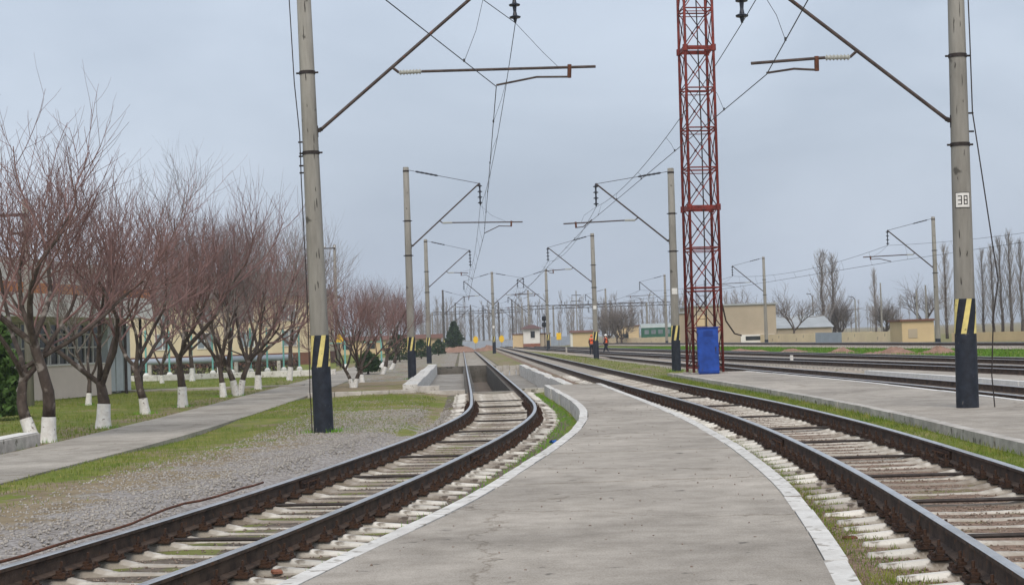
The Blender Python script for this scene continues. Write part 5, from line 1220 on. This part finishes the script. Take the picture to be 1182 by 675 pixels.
def acc(X_, Y_):
    e = F(PL, Y_, 5, 53.5); lt_ = F(fLT, Y_, 0, 255); return (X_ < e-.02) & (X_ > lt_+1.3) & (rng.uniform(0, 1, len(X_)) < .75+.5*vnoise(X_, Y_, .8, 5)-np.where(Y_ < 25, .3, 0))
X_, Y_ = scatter(60000, -3, 1.4, 10, 54, acc); add_grass('platform_side_grass', 'bright green grass between the left track and the curved platform edge', X_, Y_, .06, .006, 'grass_lush')
def acc(X_, Y_):
    c = F(fRT, Y_, 0, 330); e = F(PR, Y_, 5, 53.5); a = (X_ > e+.02) & (X_ < c-1.05); return a & (rng.uniform(0, 1, len(X_)) < .85-1.1*np.clip(X_-e-.1, 0, 1)+.5*vnoise(X_, Y_, 1.1, 15))
X_, Y_ = scatter(120000, 1.9, 3.6, 8, 54, acc); add_grass('right_curb_grass', 'short mossy grass between the platform and the right-hand sleepers', X_, Y_, .04, .005, 'grass')
def acc(X_, Y_):
    c = F(fRT, Y_, 0, 330); e = F(P2N, Y_, 6, 63); return (X_ < e-.02) & (X_ > c+1.35) & (rng.uniform(0, 1, len(X_)) < .7+.6*vnoise(X_, Y_, .8, 25))
X_, Y_ = scatter(60000, 4.5, 7, 12, 63, acc); add_grass('platform_foot_grass', 'grass strip along the foot of the right platform', X_, Y_, .075, .007, 'grass')
def acc(X_, Y_): a = F(fT5, Y_, 30, 330)+2.2; b_ = F(fT6, Y_, 60, 340)-1.6; return (X_ > a) & (X_ < b_)
X_, Y_ = scatter(60000, 8, 34, 60, 200, acc); add_grass('bright_far_grass', 'bright green grass strip before the farthest track', X_, Y_, .16, .03, 'grass_far')
def acc(X_, Y_): a = F(fRT, Y_, 0, 330)+2.0; b_ = F(fT4, Y_, 16, 330)-2.0; return (X_ > a) & (X_ < b_) & (Y_ > 64) & (rng.uniform(0, 1, len(X_)) < .5+.5*vnoise(X_, Y_, .3, 35))
X_, Y_ = scatter(40000, 2, 12, 64, 170, acc); add_grass('yard_grass', 'thin grass between the mast and the far tracks', X_, Y_, .07, .012, 'grass')
# tufts at the feet of poles and trunks
fx, fy = [], []
feet = [(U(374, 500, -.27), .21, 260), (U(476, 437.5, -.25), .21, 160), (U(781, 428.5, -.14), .21, 160)]+[(U(px, py-1, -.25), .16, 150) for _, px, py, _, _, _ in trees[:9]]
for c_, r0, n_ in feet:
    a_ = rng.uniform(0, 6.28, n_); d_ = r0+np.abs(rng.normal(0, .14, n_)); k_ = np.sin(a_*2+c_.x) > -.35; fx.append((c_.x+np.cos(a_)*d_)[k_]); fy.append((c_.y+np.sin(a_)*d_)[k_])
add_grass('foot_weeds', 'small weeds round the feet of poles and whitewashed trunks', np.concatenate(fx), np.concatenate(fy), .09, .008, 'grass_lush')
# stones
OCT = np.array([(1, 0, 0), (-1, 0, 0), (0, 1, 0), (0, -1, 0), (0, 0, 1), (0, 0, -1)], float)
OT = np.array([(0, 2, 4), (2, 1, 4), (1, 3, 4), (3, 0, 4), (2, 0, 5), (1, 2, 5), (3, 1, 5), (0, 3, 5)])
def stones(name, lab, X_, Y_, Z_, s0, s1, m, parent=None):
    n = len(X_); s = rng.uniform(s0, s1, (n, 1, 1))*rng.uniform(.55, 1.2, (n, 1, 3)); V = OCT[None]*s*(1+rng.uniform(-.35, .35, (n, 6, 1)))
    a = rng.uniform(0, 6.28, n); c, s_ = np.cos(a)[:, None], np.sin(a)[:, None]; V = np.stack([V[..., 0]*c-V[..., 1]*s_, V[..., 0]*s_+V[..., 1]*c, V[..., 2]*.75], -1)
    V = V+np.stack([X_, Y_, Z_], 1)[:, None]; T = (OT[None]+np.arange(n)[:, None, None]*6).reshape(-1, 3)
    o = link(name, np_mesh(name, V.reshape(-1, 3), T, M[m]), parent)
    return tag(o, lab if not parent else None, 'gravel' if not parent else None, kind='stuff')
def acc(X_, Y_):
    pr = F(PathR, Y_, 10, 190); lt_ = F(fLT, Y_, 0, 255); u = (X_-pr)/(lt_-1.3-pr); dens = np.where(Y_ < 44, np.where(u < .28, 0, 1.6*u-.15)+.3*vnoise(X_, Y_, .6, 55)*(u > .25), .06)
    return (X_ > pr+.2) & (X_ < lt_-1.0) & (rng.uniform(0, 1, len(X_)) < dens)
X_, Y_ = scatter(60000, -8, 0, 11, 52, acc); stones('gravel', 'loose grey gravel between the path grass and the left rail', X_, Y_, gh_(X_, Y_)+.004, .012, .030, 'stones')
def acc(X_, Y_): c = F(fLT, Y_, 0, 255); d_ = np.abs(X_-c); return (d_ < 1.6)
X_, Y_ = scatter(26000, -6, 1.5, 9, 46, acc); stones('ballast_stones', None, X_, Y_, gh_(X_, Y_)+.004, .009, .022, 'ballast_stones', trL)
def acc(X_, Y_): c = F(fRT, Y_, 0, 330); return np.abs(X_-c) < 1.55
X_, Y_ = scatter(34000, 2, 6.5, 8, 50, acc); stones('ballast_stones', None, X_, Y_, gh_(X_, Y_)+.004, .009, .022, 'ballast_stones', trR)
# dark dots / pebbles on the platform
X_, Y_ = scatter(420, -1.5, 3.2, 10, 44, lambda X_, Y_: (X_ > F(PL, Y_, 5, 53)+.3) & (X_ < F(PR, Y_, 5, 53)-.3)); stones('pebbles', 'small scattered pebbles on the middle platform', X_, Y_, np.full(len(X_), .006), .006, .014, 'ballast_stones')

# ------------------------------------------------------------------ haze: pale even air round the whole scene
hz_m = bpy.data.materials.new('pale_haze'); hz_m.use_nodes = True; t = hz_m.node_tree; t.nodes.clear()
o_ = t.nodes.new('ShaderNodeOutputMaterial'); pv = t.nodes.new('ShaderNodeVolumePrincipled'); pv.inputs['Color'].default_value = (.90, .93, .97, 1); pv.inputs['Density'].default_value = .0004; pv.inputs['Anisotropy'].default_value = .2
t.links.new(pv.outputs['Volume'], o_.inputs['Volume'])
tag(MB().box(-2600, 2600, -60, 4700, -3.2, 27).build('haze', hz_m), kind='stuff')
